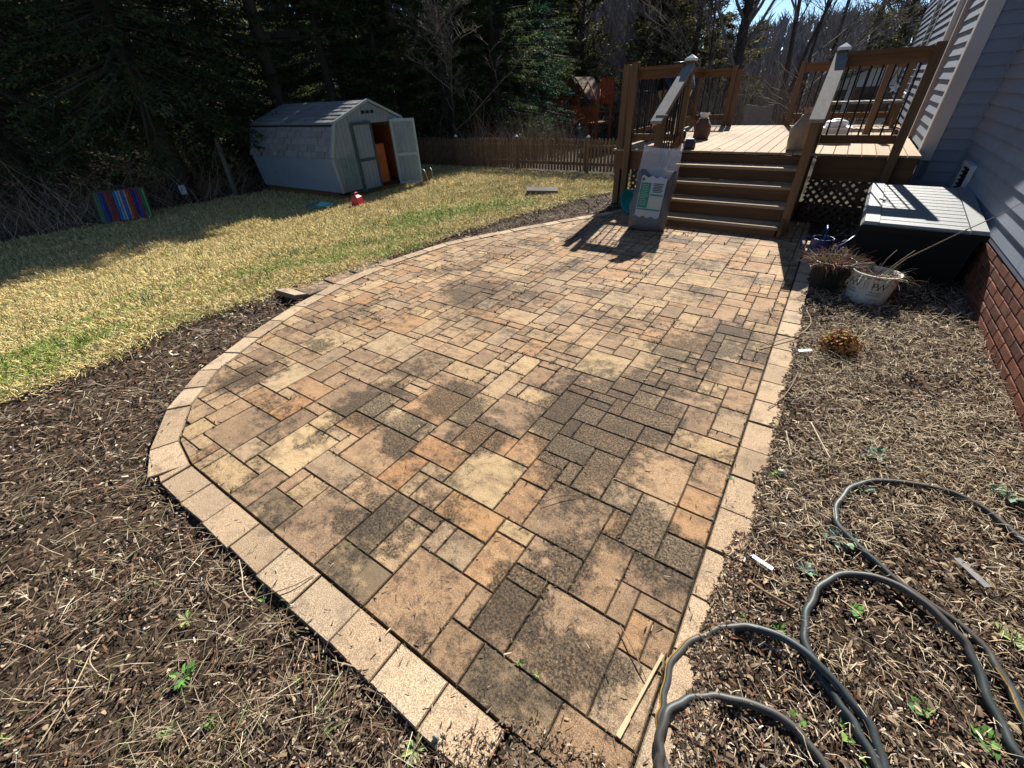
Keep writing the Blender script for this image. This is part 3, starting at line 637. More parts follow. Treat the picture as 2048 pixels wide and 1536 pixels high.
while x < DX1 - .05:
    w = min(.138, DX1 - x); board('floor_board', M_fl, x, x + w, DY0 - .02, DY1, DZ - .026, DZ + random.uniform(-.001, .001)); x += w + .006
board('rim_joist', M_wx, DX0 + .02, -1.97, DY0 + .004, DY0 + .044, DZ - .28, DZ - .03)
board('rim_joist', M_wx, -.20, DX1 - .01, DY0 + .004, DY0 + .044, DZ - .30, DZ - .03)
board('rim_joist', M_wy, DX0 - .002, DX0 + .038, DY0 + .05, DY1 - .02, DZ - .28, DZ - .03)
board('rim_joist', M_wx, DX0 + .04, DX1, DY1 - .045, DY1 - .004, DZ - .28, DZ - .03)
for k in range(8): board('joist', M_wy, DX0 + .35 + k * .42, DX0 + .39 + k * .42, DY0 + .06, DY1 - .06, DZ - .24, DZ - .03)
# stairs
TY = [5.97, 6.24, 6.51, 6.78]; TZ = [.115, .29, .46, .63]; SX0, SX1 = -1.93, -.345
for y, z in zip(TY, TZ):
    board('stair_tread', M_fl, SX0, SX1 + .02, y - .02, y + .135, z - .036, z, .006); board('stair_tread', M_fl, SX0, SX1 + .02, y + .14, y + .275, z - .036, z, .006)
for k, (y, z) in enumerate(zip(TY + [DY0], TZ + [DZ])):
    zb = -.05 if k == 0 else TZ[k - 1] + .001; board('stair_riser', M_wx, SX0, SX1, y + .004, y + .026, zb, z - .038)
def stringer(x):
    mb = MB(); prof = [(5.9, -.04), (6.25, -.04), (7.04, .42), (7.04, .74), (6.9, .74), (5.9, .10)]
    n = len(prof); a = mb.add([(x - .02, y, z) for y, z in prof]); b = mb.add([(x + .02, y, z) for y, z in prof])
    mb.face([a + k for k in range(n)][::-1]); mb.face([b + k for k in range(n)])
    for k in range(n): mb.face([a + k, a + (k + 1) % n, b + (k + 1) % n, b + k])
    fixn(mb.build('stringer', M_wy, deck))
stringer(-1.955); stringer(-.30)
# posts
def post(x, y, z0, z1, w=.09, m=None, cap=None):
    p = board('post', m or M_wz, x - w / 2, x + w / 2, y - w / 2, y + w / 2, z0, z1, .004)
    if cap == 'white':
        mb = MB(); c = .066; h = z1 + .001
        mb.box(x - c, x + c, y - c, y + c, h, h + .028, .004)
        b = mb.add([(x - c * .92, y - c * .92, h + .028), (x + c * .92, y - c * .92, h + .028), (x + c * .92, y + c * .92, h + .028), (x - c * .92, y + c * .92, h + .028), (x, y, h + .068)])
        for k in range(4): mb.face([b + k, b + (k + 1) % 4, b + 4])
        mb.build('post_cap', mat('white cap', (.78, .78, .76), .5, .05, 10, bmp=0), p)
    elif cap == 'flat':
        mb = MB(); mb.box(x - .06, x + .06, y - .06, y + .06, z1 + .001, z1 + .022, .003); mb.build('post_cap', M_gz, p)
    return p
RZ = 1.735
post(-2.67, 7.00, -.1, 1.83); post(-2.83, 7.10, -.1, 1.81)
post(-1.955, 7.09, -.05, 1.80, cap='white'); post(-.285, 7.09, -.05, 1.79, cap='white'); post(.545, 7.00, .45, 1.80)
post(-1.93, 6.10, -.05, 1.235, cap='flat'); post(-.285, 6.10, -.05, 1.20, cap='flat')
post(-2.86, 9.2, -.5, 1.80); post(-2.86, 11.33, -.6, 1.81); post(-2.2, 11.33, -.6, 1.81); post(-2.10, 11.38, -.6, 1.74); post(-1.0, 11.33, -.6, 1.81); post(.62, 11.33, -.6, 1.81); post(.28, 9.35, .77, 1.74)
def rail(a, b, z=RZ, zb=.93, m=None, n=None, off=(0, 0)):
    a = Vector((a[0], a[1], 0)); b = Vector((b[0], b[1], 0)); d = (b - a); l = d.length; d.normalize()
    m = m or (M_wx if abs(d.x) > .7 else M_wy); up = Vector((0, 0, 1))
    for nm, zz, w, h, mm in (('cap_rail', z + .018, .14, .036, M_gz if m is None else m), ('top_rail', z - .052, .038, .10, m), ('bottom_rail', zb, .038, .088, m)):
        mb = MB(); mb.beam(a + up * zz, b + up * zz, w, h); mb.build(nm, mm, deck)
    n = n or max(2, int(l / .112))
    for k in range(n):
        p = a + d * (l * (k + .5) / n); mb = MB(); mb.tube([p + up * (zb - .02), p + up * (z - .03)], .0095, 8); mb.build('baluster', M_black, deck)
rail((-2.62, 7.05), (-2.005, 7.05), n=6); rail((-.235, 7.03), (.50, 7.03), n=7)
rail((-2.86, 7.16), (-2.86, 9.15)); rail((-2.86, 9.25), (-2.86, 11.28)); rail((-2.81, 11.33), (-2.25, 11.33)); rail((-.95, 11.33), (.57, 11.33))
def stair_rail(x):
    a, b = Vector((x, 6.06, 1.205)), Vector((x, 7.05, 1.70)); s = (b - a) / (b.y - a.y)
    mb = MB(); mb.beam(a + Vector((0, -.10, -.02)), b + Vector((0, 0, .05)), .135, .036); mb.build('hand_rail', M_gz, deck)
    mb = MB(); mb.beam(a + Vector((0, .08, -.03)), b + Vector((0, -.0, -.04)), .038, .09); mb.build('top_rail', M_wy, deck)
    mb = MB(); mb.beam(a + Vector((0, .08, -.78)), b + Vector((0, 0, -.75)), .038, .09); mb.build('bottom_rail', M_wy, deck)
    for k in range(8):
        y = 6.21 + k * .108; z = a.z + s.z * (y - a.y); mb = MB(); mb.tube([(x, y, z - .80), (x, y, z - .04)], .0095, 8); mb.build('baluster', M_black, deck)
stair_rail(-1.955); stair_rail(-.285)
# lattice skirts
M_lat = mat('lattice wood', (.09, .055, .032), .85, .35, 6, bmp=.2, rnd=.2)
def lattice(x0, x1, y, z0, z1, st=.098):
    w, h = x1 - x0, z1 - z0
    for sgn, oy in ((1, 0), (-1, .010)):
        k = -h
        while k < w + h:
            # line x = x0+k + sgn*t , clipped to the frame
            if sgn > 0: t0, t1 = max(0, -k), min(h, w - k); A, B = (x0 + k + t0, z0 + t0), (x0 + k + t1, z0 + t1)
            else: t0, t1 = max(0, k - w), min(h, k); A, B = (x0 + k - t0, z0 + t0), (x0 + k - t1, z0 + t1)
            if t1 - t0 > .04:
                mb = MB(); mb.beam((A[0], y + oy, A[1]), (B[0], y + oy, B[1]), .008, .036, up=(0, 1, 0)) if False else mb.beam((A[0], y + oy, A[1]), (B[0], y + oy, B[1]), .036, .008, up=(0, 1, 0)); mb.build('lattice_slat', M_lat, deck)
            k += st
lattice(-2.60, -1.99, 7.085, .0, .50); lattice(-.20, .80, 7.085, -.02, .48)
board('skirt_frame', M_wx, -2.62, -1.98, 7.06, 7.08, -.04, .0)
# ------------------------------------------------------------------ things on and around the deck
def frame_to(o, loc, rz=0, tilt=(0, 0)): o.location = loc; o.rotation_euler = (tilt[0], tilt[1], rz)
def child(mb, name, m, root, **kw):
    """mesh given in the thing's own axes"""
    me = mb.mesh(name); 
    if m: me.materials.append(m)
    o = bpy.data.objects.new(name, me); COL.objects.link(o); o.parent = root
    return link(o, **kw)
def text_mb(txt, size, font_scale=1.0):
    cu = bpy.data.curves.new('lettering', 'FONT'); cu.body = txt; cu.size = size; cu.align_x = 'CENTER'; cu.align_y = 'CENTER'; cu.resolution_u = 2
    o = bpy.data.objects.new('lettering', cu); COL.objects.link(o); dg = bpy.context.evaluated_depsgraph_get()
    me = bpy.data.meshes.new_from_object(o.evaluated_get(dg)); bpy.data.objects.remove(o); bpy.data.curves.remove(cu)
    mb = MB(); b = mb.add([v.co for v in me.vertices])
    for p in me.polygons: mb.face([b + i for i in p.vertices])
    bpy.data.meshes.remove(me); return mb
# tall clear bag of potting soil leaning on the steps
M_soilbag = mat('bagged soil', (.012, .012, .014), .42, .35, 9, bmp=.7, bscale=30, spec=.5)
M_label = mat('paper label', (.36, .39, .41), .5, .06, 14, bmp=.15, bscale=20)
M_green = mat('label green', (.02, .20, .125), .5, .05, 20, bmp=0)
M_ink = mat('ink', (.05, .06, .07), .6, 0, 1, bmp=0)
M_pale = mat('label tint', (.44, .45, .36), .5, .1, 30, bmp=0)
M_film = mat('clear film', (.78, .80, .82), .16, .05, 20, bmp=.8, bscale=16, spec=.7, alpha=.32)
bag = thing('soil_bag', 'tall clear plastic bag of dark soil leaning against the deck steps', 'bag')
frame_to(bag, (-1.81, 5.66, 0), R_(8), (R_(-9), R_(3.5)))
def cushion(w, d, h, z0, n=14, m=18, bulge=.05, top_open=False, taper=0.0, wr=.012, seed=0.0):
    mb = MB(); rings = []
    for i in range(n + 1):
        t = i / n; z = z0 + h * t; e = 1 - (abs(2 * t - 1) ** 6) * .22; k = 1 - taper * t
        q = []
        for j in range(m):
            a = 2 * math.pi * j / m; c, s_ = math.cos(a), math.sin(a); p = .38
            x = math.copysign(abs(c) ** p, c) * w / 2 * k; y = math.copysign(abs(s_) ** p, s_) * d / 2 * k * e
            y += bulge * math.copysign(1, s_) * abs(s_) * (1 - (2 * t - 1) ** 2) * .6
            f = wr * (math.sin(9 * t + 3 * a + seed) + .6 * math.sin(17 * t - 5 * a + seed * 2)); q.append((x + f * c, y + f * s_, z))
        rings.append(mb.add(q))
    for i in range(n):
        for j in range(m): mb.face([rings[i] + j, rings[i] + (j + 1) % m, rings[i + 1] + (j + 1) % m, rings[i + 1] + j], True)
    mb.face([rings[0] + j for j in range(m)][::-1])
    if not top_open: mb.face([rings[-1] + j for j in range(m)])
    return mb
child(cushion(.46, .19, .70, 0.005, bulge=.03, wr=.010), 'soil_block', M_soilbag, bag)
def film_top():
    mb = MB(); m = 24; rings = []
    for i, (z, dd, ww) in enumerate([(.60, .195, .475), (.74, .17, .47), (.83, .10, .455), (.89, .05, .46), (.955, .016, .475)]):
        q = []
        for j in range(m):
            a = 2 * math.pi * j / m; c, s_ = math.cos(a), math.sin(a); p = .5
            q.append((math.copysign(abs(c) ** p, c) * ww / 2 + .008 * math.sin(7 * z * 9 + a * 3), math.copysign(abs(s_) ** p, s_) * dd / 2 + .009 * math.sin(a * 5 + z * 40), z + (.02 * math.sin(a * 2 + 1) if i > 2 else 0) + (.035 if (i == 4 and c > .6) else 0)))
        rings.append(mb.add(q))
    for i in range(4):
        for j in range(m): mb.face([rings[i] + j, rings[i] + (j + 1) % m, rings[i + 1] + (j + 1) % m, rings[i + 1] + j], False)
    return mb
child(film_top(), 'clear_top', M_film, bag)
child(cushion(.478, .206, .70, .002, bulge=.036, wr=.013), 'film_wrap', mat('thin film', (.6, .62, .65), .15, 0, 1, bmp=.5, bscale=22, spec=.6, alpha=.13), bag)
lab = MB(); yl = -.142
def wavy(x0, x1, zt, zb, y, n=14, amp=.012):
    mb = MB(); top = [(x0 + (x1 - x0) * k / n, y, zt + amp * math.sin(k * 1.35)) for k in range(n + 1)]; bot = [(x0 + (x1 - x0) * k / n, y, zb + amp * math.sin(k * 1.35 + 1)) for k in range(n + 1)]
    a = mb.add(top); b = mb.add(bot)
    for k in range(n): mb.face([b + k, b + k + 1, a + k + 1, a + k])
    return mb
lb = child(wavy(-.155, .150, .625, .165, yl), 'label', M_label, bag)
def flat(x0, x1, z0, z1, y, name, m, par):
    mb = MB(); b = mb.add([(x0, y, z0), (x1, y, z0), (x1, y, z1), (x0, y, z1)]); mb.face([b, b + 1, b + 2, b + 3]); return child(mb, name, m, par)
flat(-.145, -.025, .27, .555, yl - .003, 'green_panel', M_green, lb); flat(-.145, .14, .245, .262, yl - .003, 'green_band', M_green, lb); flat(-.015, .14, .415, .433, yl - .003, 'green_band', M_green, lb)
flat(-.01, .14, .285, .405, yl - .003, 'picture_panel', M_pale, lb); flat(-.145, -.115, .575, .605, yl - .003, 'logo', M_ink, lb); flat(-.10, -.02, .185, .235, yl - .003, 'picture_panel', M_pale, lb)
mb = MB()
for k in range(6):
    z = .545 - k * .018; x0 = .0 + random.uniform(-.004, .012); x1 = .13 - random.uniform(0, .035); b = mb.add([(x0, yl - .004, z), (x1, yl - .004, z), (x1, yl - .004, z + .010), (x0, yl - .004, z + .010)]); mb.face([b, b + 1, b + 2, b + 3])
child(mb, 'print_lines', M_ink, lb)
mb = MB()
for k in range(13):
    z = .53 - k * .019; x0 = -.135 + random.uniform(0, .01); x1 = -.035 - random.uniform(0, .03); b = mb.add([(x0, yl - .005, z), (x1, yl - .005, z), (x1, yl - .005, z + .005), (x0, yl - .005, z + .005)]); mb.face([b, b + 1, b + 2, b + 3])
child(mb, 'print_lines', mat('label pale green', (.25, .42, .34), .5, 0, 1, bmp=0), lb)
# teal bucket on its side behind the bag
b_ = thing('bucket', 'teal plastic bucket lying on its side behind the soil bag', 'bucket', (-2.36, 6.42, .16))
mb = MB(); mb.lathe((0, 0, 0), [(.002, .30), (.12, .30), (.155, .02), (.165, .0), (.158, .0), (.148, .02), (.115, .285), (.002, .285)], 24, axis='y'); child(mb, 'body', mat('teal plastic', (.012, .21, .19), .4, .1, 8, bmp=0), b_)
mb = MB(); mb.lathe((0, 0, 0), [(.170, -.006), (.172, .012), (.160, .012)], 24, axis='y'); child(mb, 'rim', MATS['teal plastic'], b_)
b_.rotation_euler = (R_(6), 0, R_(-24))
# kettle grill on the deck
gr = thing('kettle_grill', 'round black kettle grill on legs behind the left deck railing', 'grill', (-2.45, 8.25, DZ))
M_enam = mat('black enamel', (.010, .010, .011), .18, .05, 8, bmp=0, spec=.6); M_steel = mat('grey steel', (.45, .45, .46), .35, .1, 20, bmp=0, metal=.8)
mb = MB(); mb.lathe((0, 0, 0), [(.03, .50), (.16, .54), (.25, .62), (.285, .71), (.29, .735), (.28, .735)], 28, capb=True); child(mb, 'bowl', M_enam, gr)
mb = MB(); mb.lathe((0, 0, 0), [(.295, .737), (.29, .78), (.25, .89), (.16, .97), (.05, 1.0), (.002, 1.002)], 28); lid = child(mb, 'lid', M_enam, gr)
mb = MB(); mb.tube([(-.09, 0, 1.0), (-.08, 0, 1.055), (.08, 0, 1.055), (.09, 0, 1.0)], .014, 8); child(mb, 'handle', M_black, lid)
mb = MB(); mb.lathe((.10, .06, .97), [(.05, 0), (.05, .03), (.002, .034)], 16); child(mb, 'vent', M_steel, lid)
for a in (90, 210, 330):
    c, s_ = math.cos(R_(a)), math.sin(R_(a)); mb = MB(); mb.tube([(.2 * c, .2 * s_, .60), (.34 * c, .34 * s_, .03)], .013, 8); child(mb, 'leg', M_steel, gr)
for a in (210, 330):
    c, s_ = math.cos(R_(a)), math.sin(R_(a)); mb = MB(); mb.lathe((.34 * c, .34 * s_ , .085), [(.03, -.02), (.085, -.02), (.085, .02), (.03, .02)], 20, axis='x'); child(mb, 'wheel', M_black, gr)
mb = MB(); mb.lathe((0, 0, 0), [(.002, .30), (.14, .31), (.15, .34)], 20); child(mb, 'ash_pan', M_steel, gr)
mb = MB(); mb.box(-.48, -.30, -.10, .10, .69, .715); child(mb, 'side_shelf', M_black, gr)
# filled bags and odds and ends standing on the deck
def lump_bag(name, label, cat, loc, w, d, h, m, neck=.5, rz=0, tilt=0, neck_m=None, seed=0, top=None):
    t = thing(name, label, cat, loc); t.rotation_euler = (0, tilt, rz); mb = MB(); rings = []; n, k = 12, 18
    for i in range(n + 1):
        u = i / n; prof = (1 - .10 * (1 - u) ** 6) * (1 if u < .6 else 1 - (1 - neck) * sstep((u - .6) / .4))
        q = []
        for j in range(k):
            a = 2 * math.pi * j / k; f = 1 + .05 * math.sin(3 * a + 9 * u + seed) + .04 * math.sin(7 * a - 13 * u + seed)
            p = .65; c, s_ = math.cos(a), math.sin(a)
            q.append((math.copysign(abs(c) ** p, c) * w / 2 * prof * f, math.copysign(abs(s_) ** p, s_) * d / 2 * prof * f, h * u))
        rings.append(mb.add(q))
    for i in range(n):
        for j in range(k): mb.face([rings[i] + j, rings[i] + (j + 1) % k, rings[i + 1] + (j + 1) % k, rings[i + 1] + j], True)
    mb.face([rings[0] + j for j in range(k)][::-1]); mb.face([rings[-1] + j for j in range(k)])
    child(mb, 'body', m, t)
    if top:
        mb = MB(); z = h * .97; r0 = w * neck * .5; rings = []
        for rr_, zz in ((r0 * .98, -.03), (r0 * .7, .02), (r0 * .8, .05), (r0 * 1.05, .085)):
            rings.append(mb.add([(rr_ * (1 + .25 * math.sin(5 * a_ + seed)) * math.cos(a_), rr_ * .7 * (1 + .25 * math.cos(4 * a_)) * math.sin(a_), z + zz + .012 * math.sin(3 * a_)) for a_ in [2 * math.pi * j / 16 for j in range(16)]]))
        for i in range(3):
            for j in range(16): mb.face([rings[i] + j, rings[i] + (j + 1) % 16, rings[i + 1] + (j + 1) % 16, rings[i + 1] + j])
        child(mb, 'gathered_top', top, t)
    return t
M_tanbag = mat('tan film', (.33, .235, .15), .45, .35, 9, bmp=.8, bscale=18, spec=.45); M_pp = mat('dark purple plastic', (.05, .035, .06), .35, .6, 14, bmp=.8, bscale=25, spec=.5)
M_wp = mat('white plastic', (.72, .72, .72), .4, .15, 8, bmp=.6, bscale=20)
lump_bag('mulch_bag', 'tan bag of wood shavings with twisted clear neck beside the right stair post', 'bag', (-.47, 7.32, DZ), .26, .20, .40, M_tanbag, .42, .2, .02, top=mat('brown film', (.25, .16, .12), .25, .3, 12, bmp=.5, spec=.6), seed=1)
lump_bag('crumpled_bag', 'small crumpled purple bag at the head of the stairs', 'bag', (-1.83, 7.24, DZ), .17, .16, .13, M_pp, .6, .4, seed=2)
lump_bag('feed_bag', 'brown striped bag with white crumpled top behind the left stair post', 'bag', (-2.0, 8.6, DZ), .26, .22, .30, mat('brown sack', (.11, .055, .035), .6, .5, 16, bmp=.4), .55, .1, top=M_wp, seed=4)
mb = MB(); mb.lathe((0, 0, 0), [(.02, 0), (.028, .006), (.016, .016), (.002, .018)], 8)
lf = thing('dead_leaf', 'dark curled leaf lying near the front edge of the deck floor', 'leaf', (-1.42, 7.20, DZ + .001)); mb = MB(); b = mb.add([(-.05, 0, 0), (-.015, -.025, .012), (.02, -.012, .02), (.055, .004, .006), (.02, .022, .016), (-.015, .024, .008)]); mb.face([b, b + 1, b + 2, b + 3, b + 4, b + 5]); child(mb, 'blade', mat('dead leaf brown', (.05, .03, .018), .8, .3, 30, bmp=0), lf)
# planter box, tools and clutter behind the right rail
M_galv = mat('pale plastic', (.52, .53, .52), .5, .1, 6, bmp=.1)
t = thing('storage_tub', 'pale grey plastic tub standing on the deck behind the right railing', 'tub', (-.13, 8.35, DZ)); mb = MB(); mb.hexa([(-.16, -.11, 0), (.16, -.11, 0), (.16, .11, 0), (-.16, .11, 0), (-.19, -.13, .17), (.19, -.13, .17), (.19, .13, .17), (-.19, .13, .17)]); child(mb, 'body', M_galv, t)
mb = MB(); mb.box(-.205, .205, -.145, .145, .17, .19, .004); child(mb, 'lid', M_wp, t)
lump_bag('plastic_sack', 'crumpled white plastic sack heaped on the pale grey tub', 'bag', (-.13, 8.35, DZ + .19), .26, .2, .10, M_wp, .4, .5, seed=6)
t = thing('orange_tray', 'flat orange tool tray lying on the deck near the house door', 'tray', (.47, 8.50, DZ)); mb = MB(); mb.box(-.13, .13, -.10, .10, 0, .016, .004); child(mb, 'base', mat('orange plastic', (.60, .22, .02), .45, .1, 12, bmp=0), t)
mb = MB(); mb.box(-.13, .13, .085, .10, .016, .06); mb.box(-.13, -.115, -.10, .085, .016, .06); mb.box(.115, .13, -.10, .085, .016, .06); child(mb, 'rim', MATS['orange plastic'], t)
t = thing('garden_pot', 'small brown clay pot tipped over on the deck by the house wall', 'pot', (.60, 8.95, DZ + .055)); mb = MB(); mb.lathe((0, 0, 0), [(.001, .11), (.04, .11), (.062, .0), (.055, .0), (.034, .10), (.001, .10)], 18, axis='x'); child(mb, 'body', mat('clay', (.13, .05, .03), .8, .2, 20), t); mb = MB(); mb.lathe((0, 0, 0), [(.068, -.004), (.068, .022), (.06, .022)], 18, axis='x'); child(mb, 'rim', MATS['clay'], t)
t = thing('paper_pile', 'loose white and dark papers spread on the deck between tub and tray', 'paper', (.18, 8.42, DZ + .001))
for k in range(4):
    mb = MB(); a = k * .9; c, s_ = math.cos(a), math.sin(a); q = [(-.07, -.05), (.07, -.05), (.07, .05), (-.07, .05)]; z = .002 + k * .004
    b = mb.add([(x * c - y * s_ + (k - 1.5) * .07, x * s_ + y * c, z + .01 * (i % 2)) for i, (x, y) in enumerate(q)]); mb.face([b, b + 1, b + 2, b + 3]); child(mb, 'sheet', [M_wp, M_ink, M_wp, M_galv][k], t)
t = thing('wire_crate', 'small white wire crate beside the right stair handrail', 'crate', (-.42, 8.2, DZ))
for k in range(5):
    z = .02 + k * .07; mb = MB(); mb.tube([(-.10, -.10, z), (.10, -.10, z), (.10, .10, z), (-.10, .10, z), (-.10, -.10, z)], .006, 5); child(mb, 'wire', M_wp, t)
for x, y in ((-.1, -.1), (0, -.1), (.1, -.1), (.1, .1), (-.1, .1)): mb = MB(); mb.tube([(x, y, 0), (x, y, .31)], .006, 5); child(mb, 'wire', M_wp, t)
t = thing('deck_stool', 'dark wooden bench with pale top standing along the back railing', 'bench', (.15, 10.9, DZ))
mb = MB(); mb.box(-.55, .55, -.18, .18, .36, .40, .005); child(mb, 'seat', M_gz, t)
for x in (-.5, .5):
    for y in (-.14, .14): mb = MB(); mb.box(x - .03, x + .03, y - .03, y + .03, 0, .36); child(mb, 'leg', M_wz, t)
# ------------------------------------------------------------------ deck box against the house
M_res = mat('grey resin', (.010, .011, .012), .6, .08, 10, bmp=.2, bscale=60, grain=2, spec=.15); M_lid = mat('lid resin', (.24, .25, .245), .5, .10, 8, bmp=.3, bscale=70, grain=0, rnd=.03)
bx_ = thing('deck_box', 'large dark resin storage box with pale ribbed lid against the house wall', 'storage box', (.80, 5.72, -.04)); bx_.rotation_euler = (0, 0, R_(-2))
mb = MB(); mb.hexa([(-.365, -.70, 0), (.365, -.70, 0), (.365, .70, 0), (-.365, .70, 0), (-.39, -.74, .50), (.39, -.74, .50), (.39, .74, .56), (-.39, .74, .56)]); child(mb, 'body', M_res, bx_)
for y in (-.48, -.16, .16, .48):
    mb = MB(); mb.beam((-.372 - .018, y - .10, .08), (-.397, y - .10, .46), .02, .03); mb.beam((-.390, y + .10, .08), (-.397, y + .10, .46), .02, .03); child(mb, 'side_rib', M_res, bx_)
def lidz(y): return .515 + (y + .76) / 1.52 * .075
for nm, x0, x1, dz in (('lid_band', -.425, -.30, .014), ('lid_band', .30, .425, .014)):
    mb = MB(); mb.hexa([(x0, -.78, lidz(-.78) - .03), (x1, -.78, lidz(-.78) - .03), (x1, .76, lidz(.76) - .03), (x0, .76, lidz(.76) - .03), (x0 + (.02 if x0 < 0 else 0), -.765, lidz(-.78) + dz), (x1 - (.02 if x0 > 0 else 0), -.765, lidz(-.78) + dz), (x1 - (.02 if x0 > 0 else 0), .75, lidz(.76) + dz), (x0 + (.02 if x0 < 0 else 0), .75, lidz(.76) + dz)]); child(mb, nm, M_lid, bx_)
for k in range(13):
    y0 = -.765 + k * .1165; y1 = y0 + .108; mb = MB(); mb.hexa([(-.297, y0, lidz(y0) - .02), (.297, y0, lidz(y0) - .02), (.297, y1, lidz(y1) - .02), (-.297, y1, lidz(y1) - .02), (-.295, y0 + .006, lidz(y0) + .007), (.295, y0 + .006, lidz(y0) + .007), (.295, y1 - .006, lidz(y1) + .007), (-.295, y1 - .006, lidz(y1) + .007)]); child(mb, 'lid_slat', M_lid, bx_)
mb = MB(); mb.hexa([(-.42, -.785, .45), (.42, -.785, .45), (.42, -.755, .45), (-.42, -.755, .45), (-.42, -.79, .50), (.42, -.79, .50), (.42, -.755, .50), (-.42, -.755, .50)]); child(mb, 'lid_lip', M_res, bx_)
# ------------------------------------------------------------------ pots and watering can
M_blue = mat('blue plastic', (.008, .03, .14), .32, .08, 8, bmp=0, spec=.5)
wc = thing('watering_can', 'blue plastic watering can with long spout on the paving beside the steps', 'watering can', (.13, 5.42, -.02)); wc.rotation_euler = (0, 0, R_(8))
mb = MB(); mb.lathe((0, 0, 0), [(.001, 0), (.105, 0), (.11, .01), (.098, .20), (.100, .212), (.094, .212), (.092, .20), (.09, .16)], 24); child(mb, 'body', M_blue, wc)
mb = MB(); mb.lathe((0, 0, 0), [(.089, .165), (.001, .165)], 24); child(mb, 'water', mat('dark water', (.02, .03, .04), .05, 0, 1, bmp=0, spec=.6), wc)
mb = MB(); mb.tube([(.09, 0, .05), (.17, .02, .12), (.27, .04, .245)], [.024, .016, .012], 10); child(mb, 'spout', M_blue, wc)
mb = MB(); mb.lathe((0, 0, 0), [(.012, 0), (.034, .035), (.001, .04)], 14); o = child(mb, 'rose', M_blue, wc); o.location = (.268, .04, .24); o.rotation_euler = (0, R_(45), R_(8))
mb = MB(); mb.tube([(.10, .005, .20), (.145, .012, .165), (.205, .028, .20)], .006, 6); child(mb, 'brace', M_blue, wc)
mb = MB(); mb.tube([(-.095, 0, .20), (-.15, 0, .225), (-.19, 0, .17), (-.17, 0, .09), (-.105, 0, .05)], .010, 8); child(mb, 'handle', M_blue, wc)
mb = MB(); mb.tube([(0, -.09, .21), (0, -.05, .30), (0, .02, .325), (0, .09, .21)], .010, 8); child(mb, 'top_handle', M_blue, wc)
def pot(name, label, loc, r0, r1, h, m, ribs=False, tilt=(0, 0)):
    t = thing(name, label, 'plant pot', loc); t.rotation_euler = (tilt[0], tilt[1], 0)
    mb = MB(); mb.lathe((0, 0, 0), [(.001, .0), (r0, 0), (r0 + .002, .004), (r1, h - .012), (r1 + .006, h - .010), (r1 + .006, h), (r1 - .004, h), (r1 - .006, h - .04), (.001, h - .045)], 36); child(mb, 'body', m, t)
    if ribs:
        for k in range(30):
            a = 2 * math.pi * k / 30; c, s_ = math.cos(a), math.sin(a); mb = MB(); mb.tube([((r0 + .001) * c, (r0 + .001) * s_, .03), ((r1 + .001) * c, (r1 + .001) * s_, h - .03)], .004, 4, cap=False); child(mb, 'rib', m, t)
    return t
M_pk = mat('black pot plastic', (.020, .022, .021), .38, .15, 10, bmp=.1, spec=.5); M_pw = mat('white pot plastic', (.70, .68, .64), .5, .08, 9, bmp=.1, dirt=(.22, .17, .12, .22), dscale=14)
bp = pot('plant_pot', 'black ribbed pot full of dead brown stems beside the watering can', (.245, 4.56, -.035), .105, .14, .245, M_pk, True)
wp = pot('plant_pot', 'white lettered nursery pot of dry stalks in front of the storage box', (.545, 4.46, -.045), .122, .145, .225, M_pw, False, (R_(-2), R_(2)))
def on_pot(txt, size, ang, z, squash=1.0, r0=.122, r1=.145, h=.225, m=None, bold=0):
    mb = text_mb(txt, size); out = MB(); out.f = mb.f; out.c = mb.c; out.smooth = mb.smooth
    for x, y, _ in mb.v:
        zz = z + y; r = r0 + (r1 - r0) * zz / h + .0025; a = R_(ang) + x * squash / r; out.v.append((r * math.cos(a), r * math.sin(a), zz))
    child(out, 'lettering', m or M_ink, wp)
for ang in (-80, -148):
    on_pot('P', .070, ang - 7, .150); on_pot('W', .070, ang + 10, .150); on_pot('\u2767', .03, ang + 1, .135)
    on_pot('PROVEN', .020, ang + 1, .108); on_pot('WINNERS', .020, ang + 1, .088); on_pot('The #1 Plant Brand', .0105, ang + 1, .058)
def leaf_outline(ang):
    mb = MB()
    for dx, k in ((-.012, 1), (.012, .85)):
        P = []
        for i in range(13):
            t_ = 2 * math.pi * i / 12; y = .150 + .034 * k * math.sin(t_); x = dx + .010 * math.cos(t_); r = .122 + .023 * y / .225 + .0025; a = R_(ang) + x / r; P.append((r * math.cos(a), r * math.sin(a), y))
        mb.tube(P, .0012, 4, cap=False)
    child(mb, 'emblem', mat('faded ink', (.32, .30, .28), .6, 0, 1, bmp=0), wp)
leaf_outline(-113); bp.scale = (1.12, 1.12, 1.12); wp.scale = (1.15, 1.15, 1.15)
mb = MB(); P = []
for i in range(4):
    t_ = 2 * math.pi * (i % 3) / 3 + math.pi / 2; x, y = .014 * math.cos(t_), .055 + .014 * math.sin(t_); r = .122 + .023 * y / .225 + .0025; a = R_(-118) + x / r; P.append((r * math.cos(a), r * math.sin(a), y))
mb.tube(P, .0014, 4, cap=False); child(mb, 'recycling_mark', MATS['faded ink'], wp)
M_stem = mat('dry stem', (.26, .19, .12), .85, .4, 20, bmp=0, rnd=.2)
